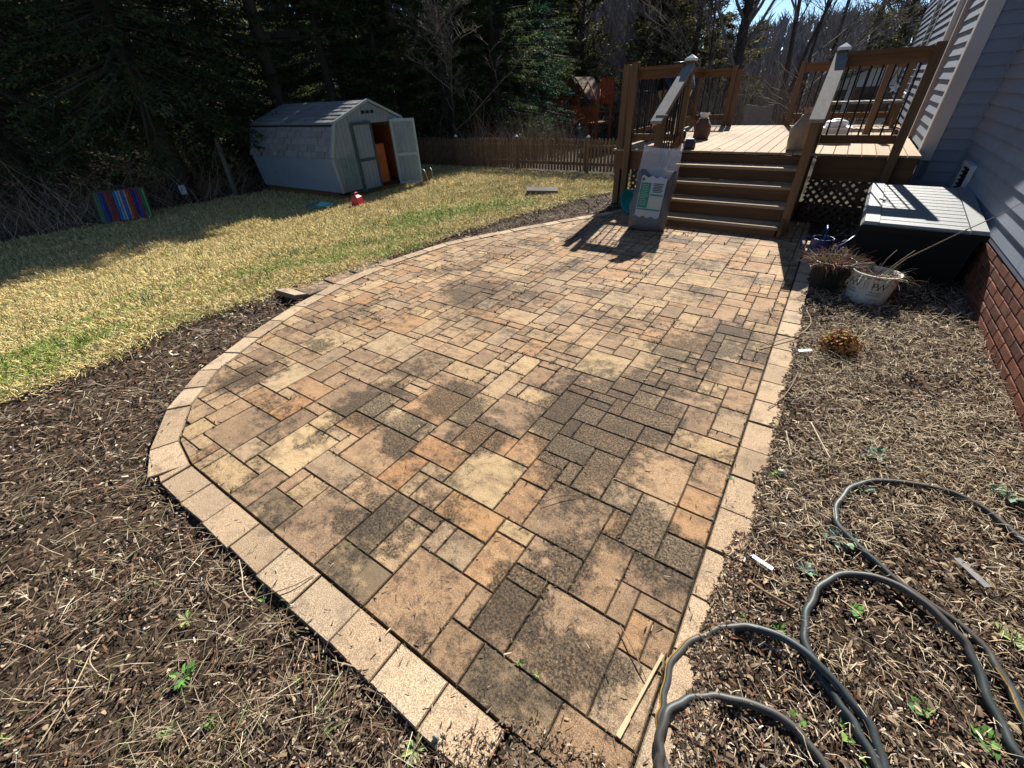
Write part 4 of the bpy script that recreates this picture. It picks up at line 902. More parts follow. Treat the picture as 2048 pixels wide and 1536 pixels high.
def stems(mb, c, n, r, h, out, seg=5, rad=.0022, cols=None):
    for _ in range(n):
        a = random.uniform(0, 6.28); q = random.random() ** .5 * r; p = Vector((c[0] + q * math.cos(a), c[1] + q * math.sin(a), c[2])); b = a + random.uniform(-.9, .9)
        d = Vector((math.cos(b) * out, math.sin(b) * out, random.uniform(.3, 1))).normalized(); L = h * random.uniform(.4, 1.1) / seg; P = [p]
        mb.cur = tuple(x * random.uniform(.6, 1.3) for x in random.choice(cols)) if cols else (.2, .15, .1)
        for k in range(seg):
            p = p + d * L; P.append(p); d = (d + Vector((random.uniform(-.35, .35), random.uniform(-.35, .35), random.uniform(-.55, .2)))).normalized()
        mb.tube(P, [rad * (1 - .12 * k) for k in range(len(P))], 4, cap=False)
CS = [(.20, .13, .08), (.34, .26, .17), (.11, .065, .04), (.44, .36, .26), (.16, .07, .045)]
mb = MB(); stems(mb, (0, 0, .205), 330, .135, .17, .9, rad=.0027, cols=CS); stems(mb, (0, 0, .20), 160, .10, .15, .35, rad=.0026, cols=CS); child(mb, 'dead_stems', M_bits, bp)
mb = MB(); stems(mb, (0, 0, .19), 130, .12, .19, 1.2, rad=.0026, cols=CS[:4]); child(mb, 'dead_stems', M_bits, wp)
def cane(P, r):
    mb = MB(); mb.cur = (.24, .19, .14); mb.tube(P, r, 5)
    for q in P[1:-1]: mb.lathe(q, [(.001, -.006), (.006, 0), (.001, .007)], 6)
    return mb
child(cane([(.03, .0, .18), (.12, .04, .33), (.22, .06, .43), (.34, .08, .55), (.44, .10, .64), (.52, .12, .73)], [.0045, .004, .0038, .0033, .003, .002]), 'cane', M_bits, wp)
child(cane([(-.01, .03, .18), (.03, .10, .30), (.06, .12, .36)], [.004, .003, .002]), 'cane', M_bits, wp)
child(cane([(.02, .03, .18), (.10, .10, .29), (.16, .14, .37)], [.004, .003, .002]), 'cane', M_bits, wp)
# ------------------------------------------------------------------ garden hose in loose loops
def smooth(P, n=8):
    P = [Vector(p) for p in P]; out = []
    for i in range(len(P) - 1):
        p0, p1, p2, p3 = P[max(i - 1, 0)], P[i], P[i + 1], P[min(i + 2, len(P) - 1)]
        for k in range(n):
            t = k / n; out.append(.5 * ((2 * p1) + (p2 - p0) * t + (2 * p0 - 5 * p1 + 4 * p2 - p3) * t * t + (3 * p1 - p0 - 3 * p2 + p3) * t ** 3))
    out.append(P[-1]); return out
HR = .0135
def hose_pts(px, z): return [tuple(at(x, y, HR + (z if not isinstance(z, list) else z[i]) - .015)) for i, (x, y) in enumerate(px)]
h1 = hose_pts([(2120, 1165), (2048, 1088), (1985, 1030), (1900, 985), (1800, 964), (1735, 966), (1690, 985), (1672, 1020), (1684, 1060), (1730, 1108), (1800, 1165), (1880, 1222), (1950, 1280), (2000, 1340), (2040, 1420), (2075, 1500)], 0)
h2 = hose_pts([(2090, 1560), (2035, 1510), (1990, 1420), (1950, 1330), (1915, 1270), (1850, 1205), (1780, 1166), (1705, 1149), (1650, 1165), (1618, 1205), (1610, 1260), (1625, 1320), (1665, 1390), (1705, 1445), (1735, 1500), (1765, 1570)], [0, 0, 0, .012, .022, .024, .014, 0, 0, 0, 0, 0, 0, 0, 0, 0])
h3 = hose_pts([(1830, 1640), (1770, 1540), (1740, 1460), (1690, 1385), (1630, 1322), (1560, 1275), (1490, 1254), (1430, 1259), (1375, 1290), (1342, 1335), (1326, 1390), (1320, 1440), (1322, 1500), (1335, 1580)], [0, 0, .006, .014, .026, .016, .004, 0, 0, 0, 0, 0, -.002, 0])
h4 = hose_pts([(1325, 1640), (1318, 1540), (1318, 1485), (1336, 1430), (1370, 1402), (1420, 1393), (1480, 1401), (1540, 1425), (1600, 1470), (1650, 1530), (1700, 1620)], [0, .018, .022, .022, .004, 0, 0, 0, 0, 0, 0])
def conn(a, b, y):      # the turn that closes one loop to the next, out of the frame
    return [(a[0] + (b[0] - a[0]) * .25, min(a[1], b[1]) - y * .8, HR), (a[0] + (b[0] - a[0]) * .75, min(a[1], b[1]) - y * .8, HR)]
path_ = h1 + [(h1[-1][0] + .12, h1[-1][1] - .22, HR - .02)] + conn(h1[-1], h2[0], .45) + h2 + conn(h2[-1], h3[0], .3) + h3 + [h4[0]] + h4[1:]
m, t, b = base_mat('hose rubber'); pos = nn(t, 'ShaderNodeNewGeometry').outputs['Position']
c = mix(t, 'MIX', ramp(t, noise(t, pos, 1.6, 2, .5), .45, .58), (.036, .048, .050), (.058, .052, .045))
c = mix(t, 'MULTIPLY', .7, c, mix(t, 'MIX', noise(t, pos, 150, 3, .7), (.5, .5, .5), (1.5, 1.5, 1.5)))
dm = ramp(t, noise(t, pos, 12, 4, .7), .55, .75); c = mix(t, 'MIX', math_(t, 'MULTIPLY', dm, .35), c, (.20, .16, .11))
t.links.new(c, b.inputs['Base Color']); b.inputs['Roughness'].default_value = .5; b.inputs['Specular IOR Level'].default_value = .4
hose = thing('garden_hose', 'worn dark green garden hose lying in loose loops on the right-hand bed', 'hose', (0, 0, 0))
SP = smooth(path_, 10); SP = [p + Vector((.004 * math.sin(i * .23) + .003 * math.sin(i * .61 + 1), .004 * math.cos(i * .19 + 2), 0)) for i, p in enumerate(SP)]
mb = MB(); mb.tube(SP, HR, 12); mb.build('tube', m, hose)
M_yel = mat('hose stripe', (.42, .24, .03), .6, .4, 40, bmp=0)
def stripe(P, side):
    mb = MB(); P = [Vector(p) for p in P]; b0 = None
    for i, p in enumerate(P):
        d = (P[min(i + 1, len(P) - 1)] - P[max(i - 1, 0)]).normalized(); sd = d.cross(Vector((0, 0, 1))).normalized() * side; u = Vector((0, 0, 1))
        r = HR + .0006; q = [p + (sd * math.cos(a) + u * math.sin(a)) * r for a in (R_(38), R_(56))]; b = mb.add(q)
        if b0 is not None: mb.face([b0, b0 + 1, b + 1, b])
        b0 = b
    return mb
i3 = len(h1) + 3 + len(h2) + 2
s3 = SP[(i3 + 7) * 10:(i3 + 12) * 10]; stripe(s3, 1).build('stripe', M_yel, hose); stripe(SP[13 * 10:15 * 10 + 5], 1).build('stripe', M_yel, hose)
# ------------------------------------------------------------------ small things in the beds
def plate(name, label, cat, a, b, w, m, z=-.004, th=.003):
    A, B = Vector(at(*a, z)), Vector(at(*b, z)); t = thing(name, label, cat, A); mb = MB(); mb.beam((0, 0, .006), tuple(B - A + Vector((0, 0, .012))), w, th); child(mb, 'blade', m, t); return t
plate('plant_tag', 'long white plastic plant tag on the mulch beside the edging', 'plant tag', (1499, 1110), (1544, 1142), .018, M_wp)
plate('plant_tag', 'grey weathered plant tag near the wall below the large hose loop', 'plant tag', (1912, 1118), (1972, 1178), .026, mat('weathered tag', (.20, .20, .195), .6, .2, 30, bmp=0))
plate('plant_tag', 'short white plant tag lying by the orange dead mum', 'plant tag', (1582, 704), (1622, 703), .03, M_wp)
def stick(name, label, px, r, col, z=.004, cat='twig'):
    P = [Vector(at(x, y, z + r + (.006 * math.sin(i * 1.3) + .006))) for i, (x, y) in enumerate(px)]; t = thing(name, label, cat, P[0]); mb = MB(); mb.tube([tuple(p - P[0]) for p in smooth(P, 5)], r, 5); child(mb, 'stem', mat('stem %s' % (col,), col, .85, .3, 30, bmp=0), t)
A = Vector(at(1325, 1310, .01)); B = Vector(at(1236, 1474, .008)); t = thing('dry_stalk', 'broad cream dry stalk lying across the corner of the paving by the hose', 'stalk', A)
mb = MB(); mb.beam((0, 0, .004), tuple((B - A) * .8), .009, .004); mb.beam(tuple((B - A) * .78), tuple(B - A), .014, .004); child(mb, 'blade', mat('cream stalk', (.56, .46, .28), .7, .2, 20, bmp=.1), t)
stick('vine_stem', 'long pale curved vine stem crossing the edging above the dead mum', [(1520, 693), (1560, 680), (1600, 668), (1622, 645), (1613, 620)], .004, (.34, .27, .18))
stick('vine_stem', 'thin straight stem lying over the edging below the dead mum', [(1537, 815), (1565, 795), (1585, 768), (1596, 745)], .0028, (.30, .23, .15))
stick('vine_stem', 'thin brown stem curling on the paving at the right', [(1538, 612), (1544, 628), (1556, 640)], .003, (.38, .31, .21))
stick('vine_stem', 'pale stick standing out of the mulch below the short white tag', [(1572, 862), (1578, 890), (1583, 912)], .003, (.50, .42, .30), .02)
stick('vine_stem', 'forked pale stalk in the bed right of the edging', [(1622, 845), (1640, 880), (1662, 920)], .0035, (.52, .44, .31), .02)
stick('vine_stem', 'thin dark stem curved on the tan slab at the centre of the paving', [(1084, 1007), (1110, 995), (1135, 990), (1156, 991)], .0016, (.16, .10, .05))
stick('vine_stem', 'long arching stem from the left bed over the pale edging', [(628, 1150), (585, 1172), (530, 1190), (480, 1203), (430, 1180), (413, 1160), (420, 1140)], .0022, (.24, .17, .11))
stick('vine_stem', 'upright bent pale stem beside the left edging', [(505, 1203), (487, 1180), (484, 1150), (478, 1120)], .0024, (.42, .35, .25), .02)
stick('vine_stem', 'thin stem lying across the dark corner pavers near the hose', [(1240, 1250), (1262, 1290), (1280, 1330), (1296, 1368)], .002, (.20, .14, .09))
stick('vine_stem', 'long pale straw stem pointing to the lower left corner', [(190, 1290), (150, 1370), (110, 1440), (70, 1500)], .0022, (.46, .37, .24))
stick('vine_stem', 'bent pale twig in the middle of the left bed', [(205, 1270), (185, 1300), (180, 1325), (195, 1345)], .002, (.44, .36, .25))
stick('vine_stem', 'short broken wood stick beside the upper hose loop', [(1500, 1165), (1540, 1190), (1590, 1218)], .006, (.20, .13, .08), -.01)
# orange dead mum
mumc = at(1675, 700, -.02); mum = thing('dead_mum', 'round clump of dead orange-brown chrysanthemum stems in the right bed', 'plant', mumc)
mb = MB()
for _ in range(260):
    a = random.uniform(0, 6.28); e = math.asin(random.uniform(.15, 1)); d = Vector((math.cos(a) * math.cos(e), math.sin(a) * math.cos(e), math.sin(e))); R0 = random.uniform(.10, .135)
    mb.cur = tuple(x * random.uniform(.6, 1.2) for x in random.choice([(.10, .06, .035), (.16, .09, .04), (.20, .12, .05)])); mb.tube([(0, 0, 0), tuple(d * R0 * .5 + Vector((0, 0, .02))), tuple(d * R0)], [.0022, .002, .0014], 3, cap=False)
child(mb, 'stems', M_bits, mum); mb = MB()
for _ in range(520):
    a = random.uniform(0, 6.28); e = math.asin(random.uniform(.0, 1)); d = Vector((math.cos(a) * math.cos(e), math.sin(a) * math.cos(e), math.sin(e))); p = d * random.uniform(.09, .142) + Vector((0, 0, .01))
    mb.cur = tuple(x * random.uniform(.7, 1.25) for x in random.choice([(.46, .23, .06), (.38, .17, .045), (.50, .30, .10), (.16, .08, .035)])); u = Vector((random.uniform(-1, 1), random.uniform(-1, 1), random.uniform(-1, 1))).normalized() * .010; v_ = d.cross(u).normalized() * .008; b = mb.add([p - u, p - v_, p + u, p + v_]); mb.face([b, b + 1, b + 2, b + 3])
child(mb, 'flower_heads', M_bits, mum)
# white pebble and grey stone
def stone(name, label, px, r, m, z=-.02, sq=(1, .7, .6)):
    c = Vector(at(*px, z)); t = thing(name, label, 'stone', c); bm = bmesh.new(); bmesh.ops.create_icosphere(bm, subdivisions=2, radius=r)
    for v in bm.verts: v.co *= 1 + .16 * math.sin(v.co.x * 90 + v.co.y * 70 + px[0]); v.co.x *= sq[0]; v.co.y *= sq[1]; v.co.z = v.co.z * sq[2] + r * sq[2] * .6
    me = bpy.data.meshes.new('stone'); bm.to_mesh(me); bm.free(); me.materials.append(m); o = bpy.data.objects.new('rock', me); COL.objects.link(o); o.parent = t
M_stone = mat('grey stone', (.22, .23, .23), .8, .3, 30)
stone('pebble', 'white pebble beside the green weed at the right edging', (1563, 945), .018, M_wp); stone('pebble', 'small grey upright stone at the bottom of the pale edging', (872, 1478), .014, M_stone, 0, (.8, .6, 1.3)); stone('pebble', 'white chip among the mulch in the left bed', (288, 1258), .008, M_wp)
# weeds
def weed(label, px, r, n, cols, z=-.02, lf=(.5, .9), h=.35, group=None, name='weed', wide=.42):
    c = Vector(at(*px, z)); t = thing(name, label, 'weed', c); mb = MB()
    for k in range(n):
        a = 6.28 * k / n + random.uniform(-.4, .4); L = r * random.uniform(*lf); e = random.uniform(.1, .9) * h * 2; d = Vector((math.cos(a), math.sin(a), 0)); s_ = Vector((-math.sin(a), math.cos(a), 0)); w = L * wide
        mb.cur = tuple(x * random.uniform(.75, 1.25) for x in random.choice(cols)); up = Vector((0, 0, 1))
        P = [d * L * .1, d * L * .55 - s_ * w * .5 + up * L * e * .8, d * L * .85 - s_ * w * .3 + up * L * e, d * L + up * L * e * .8, d * L * .85 + s_ * w * .3 + up * L * e, d * L * .55 + s_ * w * .5 + up * L * e * .8, d * L * .5 + up * L * e * .55]
        b = mb.add(P); mb.face([b, b + 1, b + 6]); mb.face([b + 1, b + 2, b + 3, b + 6]); mb.face([b + 6, b + 3, b + 4, b + 5]); mb.face([b, b + 6, b + 5])
    child(mb, 'leaves', M_bits, t)
G1 = [(.12, .24, .05), (.16, .30, .07), (.09, .19, .05)]; G2 = [(.22, .30, .10), (.30, .36, .16)]; G3 = [(.20, .27, .20), (.26, .33, .24), (.15, .22, .14)]
for lab_, px, r, n, g in [
    ('largest dark green weed in the left bed, low left of the pale edging', (370, 1354), .055, 14, G1), ('pale two-leafed seedling above the largest weed in the left bed', (375, 1240), .05, 8, G2),
    ('pale green weed at the bottom edge beside the grey stone', (832, 1500), .05, 12, G2), ('small bright weed by the bend of the arching stem', (527, 1200), .022, 6, G1), ('bright pair of leaves just right of the arching stem weed', (571, 1214), .026, 6, G1),
    ('round green weed between the long twigs near the bottom of the left bed', (422, 1444), .034, 9, G1), ('narrow dark weed low in the left bed beside the round weed', (336, 1466), .036, 7, G1), ('small green weed under the edging joint at lower left', (598, 1357), .026, 8, G1),
    ('bright weed beside the edging low in the left bed', (655, 1457), .034, 9, G1), ('pair of tiny weeds above the bright edging weed', (640, 1414), .022, 8, G1), ('small weed left of the bent pale twig in the left bed', (200, 1222), .024, 6, G1), ('tiny green weed touching the left border of the picture', (8, 1482), .028, 6, G1),
    ('yellow crumpled seedling near the start of the straight pale edging', (376, 1074), .016, 6, [(.45, .48, .06)]), ('dark weed growing where the bottom edging joint opens', (833, 1450), .022, 8, G1)]: weed(lab_, px, r, n, g)
for lab_, px, r, n, g in [('bright seedling in the joint of the dark corner slab', (1040, 1326), .020, 7, G1), ('smaller seedling next to the bright one in the dark slab joint', (1074, 1350), .016, 6, G2), ('pale weed at the right edging joint beside the dark pavers', (1424, 1036), .020, 7, G3), ('grey-green weed sprouting by the edging halfway along the right border', (1458, 955), .022, 8, G3)]: weed(lab_, px, r, n, g, .0, h=.6)
for lab_, px, r, n, g, w in [
    ('bushy green weed beside the white pebble at the right edging', (1545, 944), .045, 26, G1, .5), ('grey-green silvery weed left of the hose narrowing', (1680, 1080), .075, 34, G3, .5), ('silvery weed inside the top of the upper hose loop', (1725, 978), .06, 26, G3, .5), ('silvery low weed patch far right beyond the upper hose loop', (1750, 915), .08, 36, G3, .5),
    ('round-leafed weed inside the lower hose loop at the left', (1478, 1238), .034, 9, G1, .6), ('green clover weed beneath the lower hose arch', (1556, 1262), .036, 10, G1, .6), ('green three-leafed weed inside the middle hose loop', (1712, 1222), .040, 7, G1, .7), ('bright strawberry-like weed beside the lowest hose', (1590, 1448), .042, 6, G1, .8),
    ('broad bright leafed weed between the two lower hoses', (1696, 1466), .048, 6, G1, .8), ('broad leaf weed at the bottom between the hoses at right', (1842, 1418), .045, 7, G1, .8), ('dark leafed weed right of the lower hose end', (1970, 1480), .055, 8, G1, .8), ('weed with round leaves just above the bottom border between hoses', (1740, 1522), .04, 6, G1, .8),
    ('silvery sprig by the wall at the upper right of the bed', (2010, 995), .08, 30, G3, .5), ('small grey-green weed left of the middle hose loop', (1610, 1140), .045, 16, G3, .5), ('green weed between the dead mum and the hose', (1740, 880), .04, 14, G3, .5), ('large crumpled pale green leaf near the right border', (2025, 1278), .07, 5, G2, .7)]: weed(lab_, px, r, n, g, wide=w)

mb = MB(); b = None; n = 14
xs = [-.50 + .80 * i / n for i in range(n + 1)]; ys = [-.1 + .62 * i / n for i in range(n + 1)]
for y in ys:
    for x in xs: mb.add([(x, y, -.035 + .042 * float(sstep(1.3 - math.hypot((x + .06) / .34, (y - .10) / .34))) + .004 * float(wob(x, y, 9)))])
for j in range(n):
    for i in range(n): a = j * (n + 1) + i; mb.face([a, a + 1, a + n + 2, a + n + 1], True)
mb.build('soil_patch', M_soil, kind='structure')
# ------------------------------------------------------------------ garden shed
LZ = -.60
M_sw = mat('shed paint', (.165, .215, .255), .7, .12, 7, grain=2, bmp=.2, bscale=16, rnd=.05, dirt=(.10, .12, .10, .35), dscale=1.6); M_st = mat('shed trim', (.25, .32, .34), .65, .1, 9, bmp=.1); M_sd = mat('shed dark trim', (.025, .05, .055), .6, .1, 9, bmp=.1)
M_shi = mat('shed shingle', (.20, .20, .195), .95, .3, 14, bmp=.6, bscale=60, rnd=.12, dirt=(.06, .065, .05, .3), dscale=1.5)
FX, BX = -10.38, -14.15
PROF = [(7.26, -.42), (7.17, .40), (7.46, 1.13), (8.62, 1.55), (9.66, 1.13), (9.95, .40), (9.86, -.42)]
shed = thing('garden_shed', 'small blue-grey barn-roofed shed with one door standing open on the lawn', 'shed', ((FX + BX) / 2, 8.5, LZ))
mb = MB(); mb.box(BX + .05, FX - .05, 7.32, 9.80, LZ + .02, -.50); mb.build('floor_skid', M_wx, shed)
def shell(idx0, idx1, m, name, t=.03):
    (y0, z0), (y1, z1) = PROF[idx0], PROF[idx1]; mb = MB(); d = Vector((0, y1 - y0, z1 - z0)).normalized(); n = Vector((0, d.z, -d.y))
    if n.y * (8.6 - y0) < 0: n = -n
    n *= t; mb.hexa([(BX, y0, z0), (FX, y0, z0), (FX, y0 + n.y, z0 + n.z), (BX, y0 + n.y, z0 + n.z), (BX, y1, z1), (FX, y1, z1), (FX, y1 + n.y, z1 + n.z), (BX, y1 + n.y, z1 + n.z)])
    return fixn(mb.build(name, m, shed))
shell(0, 1, M_sw, 'side_wall'); shell(6, 5, M_sw, 'side_wall')
r1 = shell(1, 2, M_shi, 'roof'); r2 = shell(2, 3, M_shi, 'roof'); r3 = shell(3, 4, M_shi, 'roof'); r4 = shell(4, 5, M_shi, 'roof')
def shingles(par, a, b, rows, cols):
    (y0, z0), (y1, z1) = a, b; d = Vector((0, y1 - y0, z1 - z0)); L = d.length; d.normalize(); n = Vector((0, -d.z, d.y)); n = n if n.z > 0 else -n; w = (FX - BX + .10) / cols
    for r in range(rows):
        for c in range(-1, cols + 1):
            x0 = BX - .05 + (c + (.5 if r % 2 else 0) + random.uniform(-.06, .06)) * w; x1 = x0 + w * random.uniform(.90, .97)
            x0, x1 = max(x0, BX - .05), min(x1, FX + .05)
            if x1 - x0 < .06: continue
            s0, s1 = L * r / rows - .02, L * (r + 1) / rows + .02; p0 = Vector((0, y0, z0)) + d * s0; p1 = Vector((0, y0, z0)) + d * s1; mb = MB(); hb, ht = .022 + random.uniform(0, .010), .006
            mb.hexa([(x0, p0.y, p0.z), (x1, p0.y, p0.z), (x1, p1.y, p1.z), (x0, p1.y, p1.z)] + [(x, p.y + n.y * h, p.z + n.z * h) for x, p, h in ((x0, p0, hb), (x1, p0, hb), (x1, p1, ht), (x0, p1, ht))]); fixn(mb.build('shingle', M_shi, par))
shingles(r1, PROF[1], PROF[2], 5, 13); shingles(r2, PROF[2], PROF[3], 6, 13)
mb = MB(); mb.box(BX - .05, FX + .05, PROF[2][0] - .05, PROF[2][0] + .01, 1.05, 1.10); mb.build('roof_break', mat('shadow board', (.02, .022, .025), .8), shed)
# front gable of vertical planks, with the door opening left out
def prof_z(y, top):
    P = PROF[1:6]
    return float(np.interp(y, [p[0] for p in P], [p[1] for p in P])) if top else float(np.interp(y, [7.17, 7.26, 9.86, 9.95], [.40, -.42, -.42, .40]))
y = 7.19; OY0, OY1, OZ = 7.92, 9.24, 1.06
while y < 9.93:
    y1 = min(y + .118, 9.94)
    for (a, b) in ([(y, y1)] if not (y < OY0 < y1 or y < OY1 < y1) else [(y, OY0 if y < OY0 < y1 else OY1), (OY0 if y < OY0 < y1 else OY1, y1)]):
        mid = (a + b) / 2; inside = OY0 < mid < OY1; za = OZ if inside else None; mb = MB()
        bot = [OZ, OZ] if inside else [prof_z(a, 0), prof_z(b, 0)]; top = [prof_z(a, 1) - .01, prof_z(b, 1) - .01]
        mb.hexa([(FX - .02, a + .003, bot[0]), (FX, a + .003, bot[0]), (FX, b - .003, bot[1]), (FX - .02, b - .003, bot[1]), (FX - .02, a + .003, top[0]), (FX, a + .003, top[0]), (FX, b - .003, top[1]), (FX - .02, b - .003, top[1])]); fixn(mb.build('front_plank', M_sw, shed))
    y = y1
mb = MB(); P = [(FX + .02, y, z + .012) for y, z in PROF[1:6]]
for a, b in zip(P[:-1], P[1:]): mb.beam(a, b, .05, .07, up=(1, 0, 0))
mb.build('barge_board', M_st, shed)
mb = MB(); mb.beam((FX + .012, 7.26, -.42), (FX + .012, 7.17, .40), .05, .04, up=(1, 0, 0)); mb.build('corner_board', M_st, shed)
mb = MB()
for k in range(3): mb.box(FX - .004, FX + .008, 8.36 + k * .15, 8.47 + k * .15, 1.27, 1.34)
mb.build('gable_vent', M_dark, shed)
mb = MB(); mb.box(BX + .05, FX - .3, 7.3, 9.8, -.49, -.44); mb.build('floor', mat('shed floor', (.10, .055, .03), .9), shed)
mb = MB(); mb.box(FX - 1.3, FX - 1.27, 7.65, 9.4, -.43, 1.05); mb.box(FX - 1.26, FX - .06, 9.68, 9.70, -.43, .9); mb.build('inner_panel', mat('plywood', (.30, .085, .025), .85, .3, 5), shed)
mb = MB(); mb.box(FX - .26, FX - .22, 8.72, 9.1, -.42, .55, .01); mb.build('leaning_board', mat('red plywood', (.34, .10, .03), .85, .3, 5), shed)
def door(name, root_y, w, rot, m_panel, m_tr, label):
    o = bpy.data.objects.new(name, None); COL.objects.link(o); o.parent = shed; o.location = Vector((FX + .02, root_y, -.50)) - shed.location; o.rotation_euler = (0, 0, rot); o['label'] = label
    z1 = 1.60; mb = MB()
    for k in range(5): a = w * k / 5; mb.box(-.012, .012, a + .003, a + w / 5 - .003, 0, z1)
    child(mb, 'door_panel', m_panel, o); mb = MB()
    for q in ((0, .055, 0, z1), (w - .055, w, 0, z1), (.055, w - .055, 0, .06), (.055, w - .055, z1 - .06, z1), (.055, w - .055, .72, .79)): mb.box(.0125, .03, q[0], q[1], q[2], q[3])
    mb.beam((.018, .06, .07), (.018, w - .06, .72), .012, .05, up=(1, 0, 0)) if name != 'x' and rot != 0 else None
    mb.beam((.018, .06, .80), (.018, w - .06, z1 - .06), .012, .05, up=(1, 0, 0)) if rot != 0 else None
    child(mb, 'door_trim', m_tr, o); return o
door('door', OY0 + .01, .645, 0, M_sw, M_sd, 'closed shed door with dark green trim')
d2 = door('door', OY1 + .01, .66, R_(-50), M_sw, M_st, 'shed door standing wide open')
# green wire fence panel leaning on the shed front
t = thing('wire_fence', 'green wire fencing panel leaning on the left of the shed front', 'wire fence', (FX + .15, 7.30, LZ + .02)); M_gw = mat('green wire', (.05, .22, .17), .5, .1, 9, bmp=0)
for k in range(7): mb = MB(); mb.tube([(.06, .06 + k * .088, 0), (-.08, .02 + k * .088, .95)], .0055, 5); child(mb, 'wire', M_gw, t)
for k in range(7): z = k * .155; mb = MB(); mb.tube([(.06 - .147 * z, .04 - .04 * z, z), (.06 - .147 * z, .60 - .04 * z, z)], .0055, 5); child(mb, 'wire', M_gw, t)
# red petrol can, teal tray, barrow handle
g_ = at(717, 411); t = thing('fuel_can', 'bright red plastic fuel can on the grass in front of the shed', 'fuel can', g_); t.rotation_euler = (0, 0, R_(20)); M_red = mat('red plastic', (.42, .008, .015), .35, .08, 8, bmp=0, spec=.5)
mb = MB(); mb.hexa([(-.10, -.13, 0), (.10, -.13, 0), (.10, .13, 0), (-.10, .13, 0), (-.09, -.12, .20), (.09, -.12, .20), (.09, .10, .20), (-.09, .10, .20)]); mb.hexa([(-.09, -.12, .20), (.09, -.12, .20), (.09, .10, .20), (-.09, .10, .20), (-.05, -.10, .25), (.05, -.10, .25), (.05, .02, .25), (-.05, .02, .25)]); o = child(mb, 'body', M_red, t)
mb = MB(); mb.tube([(0, -.10, .25), (0, -.07, .30), (0, .06, .29), (0, .09, .20)], .016, 8); child(mb, 'handle', M_red, t); mb = MB(); mb.lathe((0, -.08, .25), [(.03, 0), (.03, .03), (.001, .032)], 14); child(mb, 'cap', M_black, t)
g_ = at(640, 416); t = thing('garden_tray', 'dark shallow tray with pale teal lid lying in front of the shed', 'tray', g_); t.rotation_euler = (0, 0, R_(30)); mb = MB(); mb.lathe((0, 0, 0), [(.001, 0), (.24, 0), (.30, .09), (.285, .09), (.23, .02), (.001, .02)], 24); child(mb, 'body', M_gw, t)
mb = MB(); mb.box(.0, .30, -.14, .14, .10, .125, .006); o = child(mb, 'lid', mat('pale teal', (.25, .55, .55), .4, .05, 8, bmp=0), t); o.rotation_euler = (R_(4), R_(10), 0)
g_ = at(850, 368); t = thing('wheelbarrow', 'dark wheelbarrow tipped up beside the open shed door', 'wheelbarrow', g_); t.scale = (.62, .62, .62); mb = MB(); mb.hexa([(-.15, -.25, .15), (.15, -.25, .15), (.15, .25, .15), (-.15, .25, .15), (-.28, -.33, .62), (.28, -.33, .62), (.28, .33, .62), (-.28, .33, .62)]); child(mb, 'tray', M_enam, t)
for y in (-.25, .25): mb = MB(); mb.tube([(.25, y, .70), (.35, y * .9, .60), (.45, y * .6, .05)], .018, 6); child(mb, 'handle', M_steel, t)
mb = MB(); mb.lathe((-.3, 0, .17), [(.05, -.04), (.17, -.04), (.17, .04), (.05, .04)], 20, axis='y'); child(mb, 'wheel', M_black, t)
# striped rack of coloured slats leaning at the wood edge
A, B = Vector(at(207, 450)), Vector(at(308, 437)); d = (B - A).normalized(); bk = Vector((d.y * -1, d.x, 0)); bk = bk if bk.x < 0 else -bk; upv = (Vector((0, 0, .62)) + bk * .42); Wd = (B - A).length
t = thing('striped_rack', 'framed rack of rainbow coloured slats leaning back at the edge of the trees', 'slat rack', A); M_fr = mat('rack frame', (.09, .06, .035), .8, .2, 9)
mb = MB(); O = Vector((0, 0, .03))
for p, q in ((O, O + d * Wd), (O + upv, O + upv + d * Wd), (O, O + upv), (O + d * Wd, O + upv + d * Wd)): mb.beam(p, q, .035, .035)
child(mb, 'frame', M_fr, t)
SC = [(.03, .25, .07), (.08, .14, .10), (.02, .06, .30), (.02, .03, .12), (.30, .05, .025), (.25, .03, .03), (.10, .04, .04), (.03, .16, .38), (.10, .30, .45), (.35, .33, .28), (.03, .10, .40), (.35, .26, .15), (.40, .06, .02), (.28, .03, .02), (.02, .03, .16), (.03, .05, .28), (.25, .04, .03), (.03, .14, .07), (.10, .40, .12)]
for k, c in enumerate(SC):
    o_ = O + d * (Wd * (k + .5) / len(SC)); mb = MB(); mb.beam(o_ + upv * .03, o_ + upv * .97, Wd / len(SC) * .72, .022, up=upv.cross(d)); child(mb, 'slat', mat('slat paint %d' % k, c, .6, .08, 9, bmp=0), t)
# small white sign on a stake under the big tree
g_ = at(377, 404); t = thing('yard_sign', 'tiny white sign with a grey printed square on a wire stake under the trees', 'sign', g_); mb = MB(); mb.tube([(0, 0, 0), (-.05, .02, .22)], .006, 5); child(mb, 'stake', M_steel, t)
mb = MB(); mb.beam((-.05, .02, .20), (-.10, .03, .42), .012, .16, up=(.7, .7, 0)); child(mb, 'plate', M_wp, t); mb = MB(); mb.beam((-.058, .006, .27), (-.085, .012, .36), .012, .08, up=(.7, .7, 0)); child(mb, 'print', M_galv, t)
# flat stone block on the lawn
A = Vector(at(1083, 390)); t = thing('stone_slab', 'flat grey stone slab lying on the lawn in front of the picket fence', 'stone', A); t.rotation_euler = (0, 0, R_(35)); mb = MB(); mb.hexa([(-.30, -.16, -.02), (.30, -.18, -.02), (.33, .16, -.02), (-.28, .17, -.02), (-.29, -.15, .12), (.29, -.17, .09), (.32, .15, .10), (-.27, .16, .13)]); child(mb, 'block', mat('slab stone', (.10, .09, .08), .9, .3, 12, bmp=.6), t)
